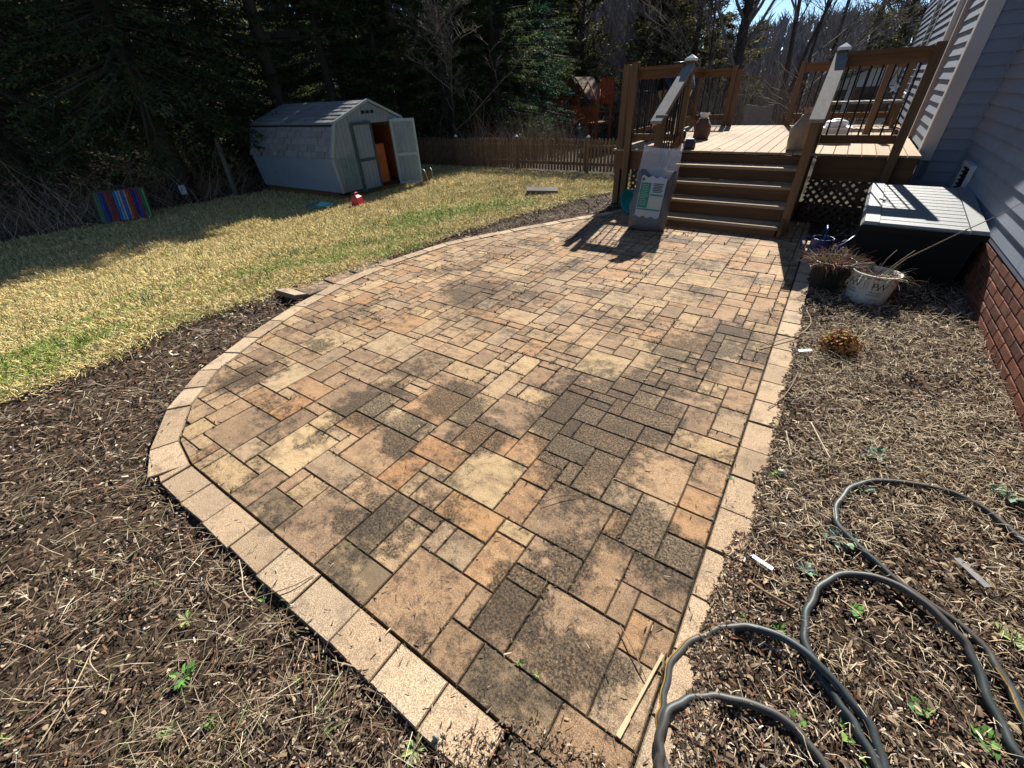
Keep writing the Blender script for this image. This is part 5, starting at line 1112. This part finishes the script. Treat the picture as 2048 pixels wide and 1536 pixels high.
# ------------------------------------------------------------------ picket fence
M_pick = mat('picket wood', (.17, .105, .06), .85, .35, 5, grain=2, bmp=.3, rnd=.25)
def pickets(name, label, A, B, h, gap, w, face=(0, -1), posts=2.4, cap=False, m=M_pick):
    A, B = Vector(A), Vector(B); d = (B - A).normalized(); L = (B - A).length; f = thing(name, label, 'fence', (A.x, A.y, float(terr(A.x, A.y))))
    pm = MB(); pm.hexa([(-w / 2, -.011, .05), (w / 2, -.011, .05), (w / 2, .011, .05), (-w / 2, .011, .05), (-w / 2, -.011, h - .06), (w / 2, -.011, h - .06), (w / 2, .011, h - .06), (-w / 2, .011, h - .06)])
    pm.hexa([(-w / 2, -.011, h - .06), (w / 2, -.011, h - .06), (w / 2, .011, h - .06), (-w / 2, .011, h - .06), (-.012, -.011, h), (.012, -.011, h), (.012, .011, h), (-.012, .011, h)]); me = pm.mesh('picket'); me.materials.append(m); ang = math.atan2(d.y, d.x); n = int(L / gap)
    for k in range(n):
        p = A + d * (gap * (k + .5)); z = float(terr(p.x, p.y)); o = bpy.data.objects.new('picket', me); COL.objects.link(o); o.parent = f; o.location = Vector((p.x, p.y, z + random.uniform(-.012, .012))) - f.location; o.rotation_euler = (0, random.uniform(-.012, .012), ang)
    nb = max(1, round(L / posts)); nrm_ = Vector((-d.y, d.x, 0))
    for k in range(nb):
        p0, p1 = A + d * (L * k / nb), A + d * (L * (k + 1) / nb); z0, z1 = float(terr(p0.x, p0.y)), float(terr(p1.x, p1.y))
        for zz in (.24, h - .22): mb = MB(); mb.beam((p0.x + nrm_.x * .032, p0.y + nrm_.y * .032, z0 + zz), (p1.x + nrm_.x * .032, p1.y + nrm_.y * .032, z1 + zz), .035, .085); mb.build('fence_rail', m, f)
    for k in range(nb + 1):
        p = A + d * (L * k / nb); z = float(terr(p.x, p.y)); mb = MB(); mb.box(p.x - .05, p.x + .05, p.y + .03, p.y + .12, z - .1, z + h + .02); q = mb.build('post', m, f)
        if cap: mb = MB(); mb.lathe((p.x, p.y + .075, z + h + .02), [(.06, 0), (.06, .02), (.001, .07)], 8); mb.build('post_cap', MATS['white cap'], q)
    return f
pickets('picket_fence', 'brown wooden picket fence along the far side of the lawn', (-16.5, 12.9, 0), (-1.2, 13.35, 0), .93, .112, .068, cap=True)
pickets('picket_fence', 'distant dark picket fence seen past the back of the deck', (-7.0, 25.5, 0), (0.6, 25.5, 0), 1.05, .15, .09, cap=True)
# grey weathered panel standing behind the deck
t = thing('grey_panel', 'tall weathered grey board panel standing beyond the back of the deck', 'panel', (-1.8, 13.0, float(terr(-1.8, 13.0))))
for k in range(5): mb = MB(); mb.box(-.30 + k * .115, -.19 + k * .115, -.015, .015, .0, 1.66 + random.uniform(-.03, .03)); child(mb, 'board', M_gz, t)
# ------------------------------------------------------------------ cedar play tower
M_ced = mat('cedar', (.36, .085, .025), .75, .3, 5, grain=2, bmp=.2, rnd=.15); M_roofw = mat('play roof wood', (.20, .125, .075), .85, .3, 5, bmp=.2, rnd=.15)
px0, px1, py0, py1 = -13.5, -11.2, 24.6, 26.4; pz = float(terr(-12.3, 25))
ps = thing('play_tower', 'orange cedar play tower with wooden roof beyond the picket fence', 'play set', (-12.4, 25.4, pz))
for x in (px0, -12.35, px1):
    for y in (py0, py1): mb = MB(); mb.box(x - .055, x + .055, y - .055, y + .055, pz, pz + (2.65 if x == px1 else 2.15)); mb.build('post', M_ced, ps)
mb = MB(); mb.box(px0, px1, py0, py1, pz + .82, pz + .88); mb.build('platform', M_ced, ps)
for x0, x1 in ((px0, -12.35), (-12.35, px1)):
    for zz in (.95, 1.55): mb = MB(); mb.box(x0, x1, py0 - .08, py0 - .05, pz + zz, pz + zz + .09); mb.build('guard_rail', M_ced, ps)
    n = 9
    for k in range(n): a = x0 + .08 + (x1 - x0 - .16) * k / (n - 1); mb = MB(); mb.box(a - .03, a + .03, py0 - .11, py0 - .085, pz + .85, pz + 1.62); mb.build('slat', M_ced, ps)
for sgn in (-1, 1):
    mb = MB(); ym = (py0 + py1) / 2
    rf = bpy.data.objects.new('roof', None); 
    for k in range(7):
        u0, u1 = k / 7, (k + 1) / 7 - .01; P0 = (px0 - .15 + u0 * .85, pz + 1.95 + u0 * 1.0); P1 = (px0 - .15 + u1 * .85, pz + 1.95 + u1 * 1.0)
        if sgn > 0: P0 = (-11.95 - u0 * .85 + .3, P0[1]); P1 = (-11.95 - u1 * .85 + .3, P1[1])
        mb = MB(); mb.hexa([(P0[0], py0 - .2, P0[1]), (P1[0], py0 - .2, P1[1]), (P1[0], py1 + .2, P1[1]), (P0[0], py1 + .2, P0[1]), (P0[0], py0 - .2, P0[1] + .025), (P1[0], py0 - .2, P1[1] + .025), (P1[0], py1 + .2, P1[1] + .025), (P0[0], py1 + .2, P0[1] + .025)]); fixn(mb.build('roof_board', M_roofw, ps))
    bpy.data.objects.remove(rf)
mb = MB(); mb.hexa([(-13.1, py0 - .25, pz + 2.15), (-12.75, py0 - .25, pz + 2.15), (-12.75, py0 + .5, pz + 2.15), (-13.1, py0 + .5, pz + 2.15), (-12.95, py0 - .25, pz + 2.5), (-12.90, py0 - .25, pz + 2.5), (-12.90, py0 + .5, pz + 2.5), (-12.95, py0 + .5, pz + 2.5)]); mb.build('dormer', mat('play green', (.05, .14, .10), .6), ps)
mb = MB(); mb.box(-13.4, -13.15, py0 + .7, py0 + .95, pz + 2.4, pz + 3.0); mb.build('chimney', M_ced, ps)
for k in range(6): mb = MB(); mb.box(-11.75 + k * .12, -11.65 + k * .12, py1 - .3, py1 - .27, pz + 1.7, pz + 2.85); mb.build('back_slat', M_ced, ps)
mb = MB(); mb.beam((-12.3, py0 - .15, pz + 1.85), (-11.75, py0 - .15, pz + 2.75), .05, .09, up=(0, 1, 0)); mb.beam((-11.2, py0 - .15, pz + 1.85), (-11.75, py0 - .15, pz + 2.75), .05, .09, up=(0, 1, 0)); mb.build('gable_frame', M_ced, ps)
mb = MB(); mb.tube([(-12.2, py0 - .1, pz + .85), (-11.8, py0 - .9, pz + .5), (-11.3, py0 - 1.6, pz + .15)], .13, 8); mb.build('slide', mat('slide plastic', (.10, .14, .14), .3, .2, 6, spec=.6, bmp=0), ps)
mb = MB(); mb.beam((px1, 25.5, pz + 2.2), (px1 + 2.6, 25.5, pz + 2.2), .09, .12); mb.beam((px1 + 2.5, 25.5, pz + 2.2), (px1 + 2.8, 24.6, pz), .08, .08); mb.beam((px1 + 2.5, 25.5, pz + 2.2), (px1 + 2.8, 26.4, pz), .08, .08); mb.build('swing_beam', M_ced, ps)
# ------------------------------------------------------------------ neighbour's house past the deck
nb = thing('neighbour_house', 'beige house with shallow gable roof seen through the right deck railing', 'house', (2.5, 31, -.9))
M_beige = mat('beige siding', (.56, .51, .42), .8, .08, 9, bmp=.1); NY = 30.0
mb = MB(); b = mb.add([(-1.25, NY, -1.2), (9, NY, -1.2), (9, NY, 3.6), (2.0, NY, 2.42), (-1.25, NY, 1.15), (-1.25, NY + 8, -1.2), (9, NY + 8, -1.2), (9, NY + 8, 3.6), (2.0, NY + 8, 2.42), (-1.25, NY + 8, 1.15)])
for q in ((0, 1, 2, 3, 4), (9, 8, 7, 6, 5), (0, 4, 9, 5), (4, 3, 8, 9), (3, 2, 7, 8)): mb.face([b + i for i in q])
fixn(mb.build('wall', M_beige, nb))
mb = MB(); mb.beam((-1.7, NY + 4, 1.08), (2.05, NY + 4, 2.56), 8.8, .12, up=(0, 0, 1)); mb.build('roof', mat('neighbour roof', (.12, .14, .12), .9, .2, 8), nb)
mb = MB(); mb.box(-.1, 1.55, NY - .03, NY - .01, -.25, 1.05); w = mb.build('patio_door', mat('brown door', (.14, .065, .035), .6, .2, 6), nb); mb = MB(); mb.box(-.16, 1.62, NY - .07, NY - .035, 1.05, 1.14); mb.box(-.16, 1.62, NY - .07, NY - .035, -.33, -.25); mb.build('frame', M_trim, w); mb = MB(); mb.box(.28, .60, NY - .06, NY - .034, -.22, 1.02); mb.box(.85, 1.25, NY - .06, NY - .034, -.22, 1.02); mb.build('pane', MATS['dark glass'], w)
mb = MB(); mb.box(-.85, -.45, NY - .04, NY - .01, .1, .95); mb.build('window', MATS['dark glass'], nb)
for k in range(9): z = -.9 + k * .28; mb = MB(); mb.box(-1.24, 8.9, NY - .012, NY - .001, z, z + .012) if z < 1.0 else None; mb.build('siding_line', M_beige, nb) if mb.v else None
# star ornament on the near railing
t = thing('metal_star', 'white metal star hanging on the right deck railing', 'ornament', (.30, 6.99, 1.42)); mb = MB(); P = []
for k in range(10): r = .055 if k % 2 == 0 else .022; a = math.pi / 2 + k * math.pi / 5; P.append((r * math.cos(a), 0, r * math.sin(a)))
b = mb.add(P + [(0, -.02, 0), (0, .012, 0)])
for k in range(10): mb.face([b + k, b + (k + 1) % 10, b + 10]); mb.face([b + (k + 1) % 10, b + k, b + 11])
child(mb, 'star', MATS['white cap'], t)
# ------------------------------------------------------------------ trees
M_bark = mat('bark', (.058, .045, .035), .95, .4, 9, grain=2, bmp=.8, bscale=18, rnd=.2)
M_twig = mat('twig bark', (.20, .165, .13), .95, .35, 6, bmp=0, rnd=.15)
def foliage_mat(name):
    m, t, b = base_mat(name); c = nn(t, 'ShaderNodeAttribute', attribute_name='col').outputs['Color']; t.links.new(c, b.inputs['Base Color'])
    b.inputs['Roughness'].default_value = .7; b.inputs['Specular IOR Level'].default_value = .2
    tr = nn(t, 'ShaderNodeBsdfTranslucent'); t.links.new(c, tr.inputs[0]); mx = nn(t, 'ShaderNodeMixShader'); mx.inputs[0].default_value = .38
    t.links.new(b.outputs[0], mx.inputs[1]); t.links.new(tr.outputs[0], mx.inputs[2]); t.links.new(mx.outputs[0], t.nodes['Material Output'].inputs[0]); return m
M_need = foliage_mat('needles')
def conifer(label, x, y, H, R, z0, n_tri, pal, droop=.35, trunk=.16, lean=(0, 0), group=None, name='conifer', dens_low=1.0, size=1.0):
    z = float(terr(x, y)) - .05; t = thing(name, label, 'tree', (x, y, z), group)
    mb = MB(); mb.tube([(0, 0, 0), (lean[0] * .3, lean[1] * .3, H * .3), (lean[0], lean[1], H)], [trunk * 1.25, trunk * .85, .02], 9); child(mb, 'trunk', M_bark, t)
    nb_ = max(30, int(n_tri / 95)); u = rng.random(nb_) ** 1.25; hz = z0 + u * (H - z0) * .985; az = rng.uniform(0, 2 * np.pi, nb_)
    L = R * (1 - (hz - z0) / (H - z0)) ** .75 * rng.uniform(.65, 1.1, nb_) * (1 + .15 * np.sin(3 * az + x)) + .15
    # limbs: thin tapered prisms
    lx, ly = lean[0] * hz / H, lean[1] * hz / H; D = np.stack([np.cos(az), np.sin(az), -droop + .7 * u], 1); D = unit(D)
    S = np.stack([lx, ly, hz], 1); E = S + D * L[:, None]; sd = unit(np.cross(D, [0, 0, 1.0])); w = .008 + .012 * L; upv = np.array([0, 0, 1.0])
    V = np.stack([S - sd * w[:, None], S + sd * w[:, None], S + upv * w[:, None] * 1.2, E], 1).reshape(-1, 3); b = (np.arange(nb_) * 4)[:, None]
    F = np.concatenate([b + [[0, 1, 3]], b + [[1, 2, 3]], b + [[2, 0, 3]]]); o = npmesh('limbs', V, F, None, M_bark, None, kind='stuff'); o.parent = t
    # needles: short blades set along the side twigs of every limb
    k = int(n_tri / nb_); bi = np.repeat(np.arange(nb_), k); n = len(bi); s = rng.random(n) ** .7 * .85 + .15; ta = rng.choice([-1, 1], n) * rng.uniform(.2, 1.15, n)
    tl = rng.random(n) * (1 - s * .75) * np.minimum(L[bi], 2.2) * .55; dirt = unit(D[bi] * np.cos(ta)[:, None] + sd[bi] * np.sin(ta)[:, None] + np.array([0, 0, -.22]))
    P = S[bi] + D[bi] * (L[bi] * s)[:, None] + dirt * tl[:, None]; P[:, 2] -= .10 * s * L[bi] * droop + rng.uniform(0, .06, n)
    nd = unit(dirt + rng.normal(0, .55, (n, 3))); nl = rng.uniform(.07, .17, n) * size * (1 + .6 * (hz[bi] > 6)); nw = rng.uniform(.018, .036, n) * size * (1 + .6 * (hz[bi] > 6)); ns = unit(np.cross(nd, rng.normal(0, 1, (n, 3))))
    V = np.stack([P - ns * nw[:, None], P + ns * nw[:, None], P + nd * nl[:, None]], 1).reshape(-1, 3); F = np.arange(n * 3).reshape(-1, 3)
    C = np.array(pal)[rng.integers(0, len(pal), n)] * (.6 + .8 * rng.random(nb_))[bi][:, None] * rng.uniform(.75, 1.25, (n, 1)); o = npmesh('crown', V, F, C, M_need, None); o.parent = t
    return t
GD = [(.040, .068, .024), (.054, .084, .028), (.030, .052, .020), (.075, .092, .030)]; GB = [(.058, .078, .026), (.080, .092, .030), (.10, .10, .036), (.045, .06, .022)]; GC = [(.075, .078, .032), (.095, .09, .036), (.06, .064, .024), (.12, .098, .044)]
conifer('thick-trunked dark spruce leaning left just behind the striped rack', -15.4, 5.5, 9, 3.5, 2.5, 30000, GD, .42, .27, (-.9, .4))
conifer('dark spruce with drooping boughs at the far left of the lawn', -18.0, 3.0, 11, 3.8, .7, 30000, GB, .4, .22)
conifer('dark spruce just left of the garden shed', -16.8, 8.4, 9, 3.0, 1.2, 26000, GD, .4, .2)
conifer('dark spruce rising straight behind the garden shed', -15.8, 11.6, 7.5, 2.8, 1.0, 26000, GD, .38, .2)
conifer('slim dark spruce behind the open shed door', -13.6, 15.2, 7, 2.3, .7, 22000, GD, .35, .18)
conifer('broad deep green spruce at the left end of the visible picket fence', -12.4, 17.0, 7.5, 2.4, .3, 26000, GD, .35, .2)
conifer('deep green spruce behind the middle of the picket fence', -13.2, 20.2, 9, 2.5, .4, 26000, [(.018, .05, .026), (.022, .058, .03), (.015, .04, .02)], .35, .22)
conifer('tall dark spruce left of the cedar play tower', -16.3, 23.5, 12, 3.1, .6, 24000, GD, .35, .22)
conifer('spruce standing behind the gap left of the shed', -20.5, 9.0, 12, 3.6, .8, 22000, GD, .38, .22)
conifer('olive green spruce in the far left corner of the wood', -22.0, 5.0, 13, 3.6, .5, 20000, GB, .38, .2)
conifer('spruce behind the far left trees with paler tips', -24.0, 12.0, 15, 3.8, .8, 18000, GB, .38, .22)
conifer('dark spruce directly behind the shed ridge', -18.8, 14.5, 13, 3.5, .8, 20000, GD, .36, .22)
conifer('spruce filling the gap above the shed door', -17.2, 19.0, 13, 3.5, .6, 20000, GD, .36, .22)
conifer('far spruce above the left end of the picket fence', -19.5, 24.0, 15, 3.8, .6, 18000, GD, .36, .22)
conifer('spruce hanging over the left border of the lawn', -19.2, .2, 13, 3.8, .6, 24000, GB, .40, .22)
conifer('added bare-stemmed tall shade pine rising behind the open shed door', -14.6, 13.9, 16, 3.3, 7.2, 14000, GD, .25, .2, name='shade_pine', size=1.6)  # added pines, crowns set high out of view to shade the lawn
conifer('added bare-stemmed tall shade pine rising behind the shed gable', -16.2, 14.6, 17, 3.6, 7.0, 14000, GD, .25, .2, name='shade_pine', size=1.6)
conifer('added bare-stemmed tall shade pine between the shed and the big spruce', -16.0, 9.6, 16, 3.6, 6.5, 14000, GD, .25, .2, name='shade_pine', size=1.6)
conifer('deep green spruce filling in behind the slim one at the fence corner', -14.6, 18.0, 9, 2.6, .4, 20000, GD, .36, .18)
conifer('shaggy dark spruce far behind the shed door', -17.4, 16.4, 9.5, 2.9, .5, 20000, GD, .36, .18)
conifer('dark spruce left of the play tower roof behind the fence', -14.2, 24.0, 10, 2.4, .3, 20000, GD, .34, .18)
conifer('dark low spruce between the shed and the picket fence corner', -14.9, 13.2, 6, 2.2, .4, 18000, GD, .36, .16)
conifer('shaggy cedar far behind the right side of the play tower', -13.6, 38.5, 8, 3.4, .3, 16000, GC, .1, .2, size=1.6)
conifer('shaggy cedar above the left deck corner post', -11.2, 38.0, 8.5, 3.2, .3, 16000, GC, .1, .2, size=1.6)
conifer('brownish cedar behind the cedar play tower', -16.4, 33.0, 10, 3.0, .2, 20000, GC, .1, .2, size=1.4)
conifer('olive cedar standing right of the play tower', -10.6, 31.5, 10.5, 2.7, .1, 20000, GC, .05, .2, size=1.4)
conifer('vine-draped olive cedar behind the left deck railing', -8.2, 30.5, 10.0, 2.6, .1, 22000, GC, .0, .2, size=1.4)
conifer('thin brownish cedar left of the forked bare tree', -6.2, 31.5, 9.5, 2.0, .1, 14000, GC, .0, .16, size=1.4)
conifer('bushy brown-green cedar above the neighbour house', 1.2, 39.6, 12, 3.0, .6, 22000, GC, -.1, .18, size=1.3)
# bare deciduous trees
def bare_tree(label, x, y, H, r, seed, lv=4, lean=(0, 0), fork=.3, name='bare_tree', col=M_twig, spread=.5, group=None, n0=9):
    rs = random.Random(seed); z = float(terr(x, y)) - .05; t = thing(name, label, 'tree', (x, y, z), group); tr, br_ = MB(), MB()
    def limb(p, d, L, r, lv_, mb):
        n = 5 if lv_ > 2 else 3; P = [p]; R = [r]
        for k in range(n):
            p = p + d * (L / n); d = (d + Vector((rs.uniform(-.16, .16), rs.uniform(-.16, .16), rs.uniform(-.04, .14)))).normalized(); P.append(p); R.append(r * (1 - .75 * (k + 1) / n))
        mb.tube(P, R, 7 if lv_ == lv else 3, cap=False)
        if lv_ == 0: return
        m = n0 if lv_ == lv else rs.randint(4, 6)
        for k in range(m):
            f = rs.uniform(fork if lv_ == lv else .2, 1); q = P[min(int(f * n), n - 1)].lerp(P[min(int(f * n) + 1, n)], f * n % 1); a = rs.uniform(0, 6.28); dd = (P[-1] - P[0]).normalized(); e = Vector((math.cos(a), math.sin(a), rs.uniform(-.1, .5)))
            limb(q, (dd * rs.uniform(.5, 1.0) + e * spread * 1.6).normalized(), L * rs.uniform(.38, .6), max(r * .42 * (1.2 - f * .6), .006), lv_ - 1, br_)
    limb(Vector((0, 0, 0)), Vector((lean[0], lean[1], 1)).normalized(), H, r, lv, tr); child(tr, 'trunk', M_bark, t); child(br_, 'branches', col, t); return t
bare_tree('big forked bare tree behind the left part of the deck', -5.0, 26.5, 9.5, .24, 3, 4, (.03, 0), .16)
bare_tree('leaning thin bare tree right of the forked tree', -2.8, 27.0, 9, .10, 5, 4, (.10, 0), .25)
bare_tree('slender bare tree in the opening at the back of the deck', -2.1, 25.0, 8, .08, 8, 4, (.06, 0), .2)
bare_tree('bare tree with arching limbs left of the right stair post', -1.2, 28.5, 9, .12, 13, 4, (-.04, 0), .2)
bare_tree('bare tree far behind the opening in the deck railing', -3.6, 33.5, 11, .16, 21, 4, (0, 0), .2)
bare_tree('thin bare sapling left of the forked tree', -6.3, 27.0, 8.5, .09, 31, 4, (.05, 0), .2)
bare_tree('tall bare tree behind the neighbour gable', -.2, 36.0, 14, .16, 41, 4, (.02, 0), .25)
bare_tree('bare tree rising out of the hillside at right', 1.5, 44.0, 15, .18, 43, 4, (0, 0), .25)
bare_tree('bare tree at the top centre between the dark conifers', -8.2, 33.0, 15, .16, 47, 4, (0, 0), .2)
bare_tree('grey bare tree deep in the wood left of the shed', -21.0, 7.0, 11, .13, 51, 4, (0, .05), .12)
bare_tree('dead-limbed bare tree at the far left wood edge', -17.6, 1.4, 9, .10, 57, 4, (.1, -.1), .08)
bare_tree('twiggy bare shrub tree right of the open shed door', -12.2, 13.9, 4.6, .05, 61, 4, (.08, 0), .05, spread=.6)
bare_tree('bare sapling among the trunks left of the shed', -17.0, 6.2, 7, .06, 63, 4, (-.1, 0), .1)
# pale curving ornamental shrub behind the deck
t = thing('bare_shrub', 'pale curving bare shrub behind the right deck railing', 'shrub', (.1, 14.2, float(terr(.1, 14.2)))); mb = MB(); rs = random.Random(5)
for k in range(15):
    a = rs.uniform(0, 6.28); p = Vector((rs.uniform(-.2, .2), rs.uniform(-.2, .2), 0)); d = Vector((math.cos(a) * .45, math.sin(a) * .45, 1)).normalized(); P = [p]; L = rs.uniform(2.1, 3.4) / 8
    for j in range(8): p = p + d * L; d = (d + Vector((math.cos(a) * .13, math.sin(a) * .13, -.05)) + Vector((rs.uniform(-.18, .18), rs.uniform(-.18, .18), rs.uniform(-.1, .1)))).normalized(); P.append(p)
    mb.tube(P, [.024 * (1 - .085 * j) for j in range(9)], 6, cap=False)
    for j in (4, 6, 7): q = P[j]; e = (d + Vector((rs.uniform(-.8, .8), rs.uniform(-.8, .8), .2))).normalized(); mb.tube([q, q + e * .3, q + e * .55 + Vector((0, 0, .1))], [.011, .008, .004], 5, cap=False)
child(mb, 'branches', mat('pale bark', (.20, .165, .125), .8, .3, 12, bmp=.2), t)
t = thing('leaning_post', 'grey leaning wooden post between the spruce trunk and the shed', 'post', at(474, 393)); mb = MB(); mb.tube([(0, 0, -.1), (-.18, .1, .7), (-.36, .2, 1.45)], [.075, .07, .06], 8); child(mb, 'stem', mat('old post', (.13, .11, .085), .9, .3, 9, grain=2, bmp=.5), t)
# understorey: thicket of bare stems and brambles, beyond counting
def brush(name, n, region, h, lean, cols, w=(.006, .012), seg=4, arch=.5):
    X, Y = region(n); n = len(X); az = rng.uniform(0, 2 * np.pi, n); d = np.stack([np.cos(az) * lean, np.sin(az) * lean, np.ones(n)], 1) ; d = unit(d * np.stack([rng.uniform(.2, 1.6, n), rng.uniform(.2, 1.6, n), np.ones(n)], 1)); L = rng.uniform(*h, n); p = np.stack([X, Y, terr(X, Y) - .05], 1); W_ = rng.uniform(*w, n); V = []
    cam_d = unit(np.stack([X - C0[0], Y - C0[1], np.zeros(n)], 1)); sd = unit(np.cross(cam_d, [0, 0, 1.0]) + rng.normal(0, .3, (n, 3)))
    for k in range(seg + 1): V += [p - sd * (W_ * (1 - .8 * k / seg))[:, None], p + sd * (W_ * (1 - .8 * k / seg))[:, None]]; p = p + d * (L / seg)[:, None]; d = unit(d + np.stack([np.cos(az) * arch, np.sin(az) * arch, np.full(n, -arch * .8)], 1) * rng.uniform(-.2, 1, (n, 1)) * .6 + rng.normal(0, .14, (n, 3)))
    V = np.stack(V, 1).reshape(-1, 3); m = 2 * (seg + 1); b = (np.arange(n) * m)[:, None]; F = np.concatenate([b + [[2 * k, 2 * k + 1, 2 * k + 3, 2 * k + 2]] for k in range(seg)]); C = pick(n, cols, [1] * len(cols)); C = np.tile(C, (seg, 1)); return npmesh(name, V, F, C, M_bits, kind='stuff')
BR = [(.28, .22, .155), (.19, .14, .10), (.42, .34, .25), (.12, .09, .065), (.24, .145, .085)]
def reg(x0, x1, y0, y1, f=None):
    def g_(n):
        X = rng.uniform(x0, x1, n); Y = rng.uniform(y0, y1, n); k = f(X, Y) if f else np.ones(n, bool); return X[k], Y[k]
    return g_
brush('thicket', 9000, reg(-25, -13.6, -4, 12.5, lambda x, y: (x < -14.1 + .6 * wob(x, y, .7)) & ~((x > -15.2) & (y > 6.6))), (.5, 1.9), .8, BR, (.004, .011))
brush('thicket', 2600, reg(-17.5, -9, 13.6, 19), (.6, 2.2), .5, BR, (.004, .010))
brush('thicket', 5200, reg(-9.5, 3, 18, 34, lambda x, y: (x / y > -.36) & ~((x / y > -.055) & (y < 31))), (.8, 3.8), .4, BR, (.006, .014))
brush('thicket', 3000, reg(-26, -9, 19, 36, lambda x, y: (x / y < -.60) | (y > 28)), (1, 4), .4, BR, (.006, .014))
brush('fallen_sticks', 1500, reg(-16.5, -13.6, -3, 12.8, lambda x, y: x < -13.9 + .5 * wob(x, y, .7)), (.3, 1.4), 4.0, BR, (.005, .012), 3, .1)
# far wood on the hill: bare crowns beyond counting, paled to put haze into their colour
def hillwood(n):
    d = 38 + 125 * rng.random(n) ** 1.1; az = R_(1) * rng.uniform(-105, 40, n); X, Y = np.sin(az) * d, np.cos(az) * d; H = rng.uniform(7, 13, n); H = np.where(az > R_(-15), np.minimum(H, .046 * d * rng.uniform(.7, 1.1, n)), H); Vs, Fs, Cs = [], [], []; off = 0
    K = 22; base = np.stack([X, Y, terr(X, Y)], 1); cd = unit(np.stack([X, Y, np.zeros(n)], 1)); sd = np.cross(cd, [0, 0, 1.0])
    for k in range(K):
        f = 0 if k == 0 else rng.uniform(.2, .9, n); a = rng.uniform(-1, 1, n) * (0.05 if k == 0 else .95); L = H * (1.0 if k == 0 else 1) * (1 if k == 0 else rng.uniform(.18, .45, n)); P = base + np.array([0, 0, 1.0]) * (H * f)[:, None] if k else base; D = unit(np.array([0, 0, 1.0]) + sd * a[:, None] + cd * rng.uniform(-.6, .6, (n, 1))); w = (.0016 * d + .05) * (1.0 if k == 0 else .45)
        V = np.stack([P - sd * w[:, None], P + sd * w[:, None], P + D * L[:, None] + sd * (w * .3)[:, None], P + D * L[:, None] - sd * (w * .3)[:, None]], 1).reshape(-1, 3); Vs.append(V); Fs.append(np.arange(n * 4).reshape(-1, 4) + off); off += n * 4; cc = pick(n, [(.17, .155, .15), (.22, .20, .19), (.125, .115, .115)], [1, 1, 1]); Cs.append(np.where((az < R_(-27))[:, None], cc * [.30, .34, .26], cc))
    return npmesh('hillside_wood', np.concatenate(Vs), np.concatenate(Fs), np.concatenate(Cs), M_bits, kind='stuff')
hillwood(4600)
print('TRIS', sum(sum(len(p.vertices) - 2 for p in o.data.polygons) if len(o.data.polygons) < 2000 else len(o.data.loops) - 2 * len(o.data.polygons) for o in bpy.data.objects if o.type == 'MESH'))
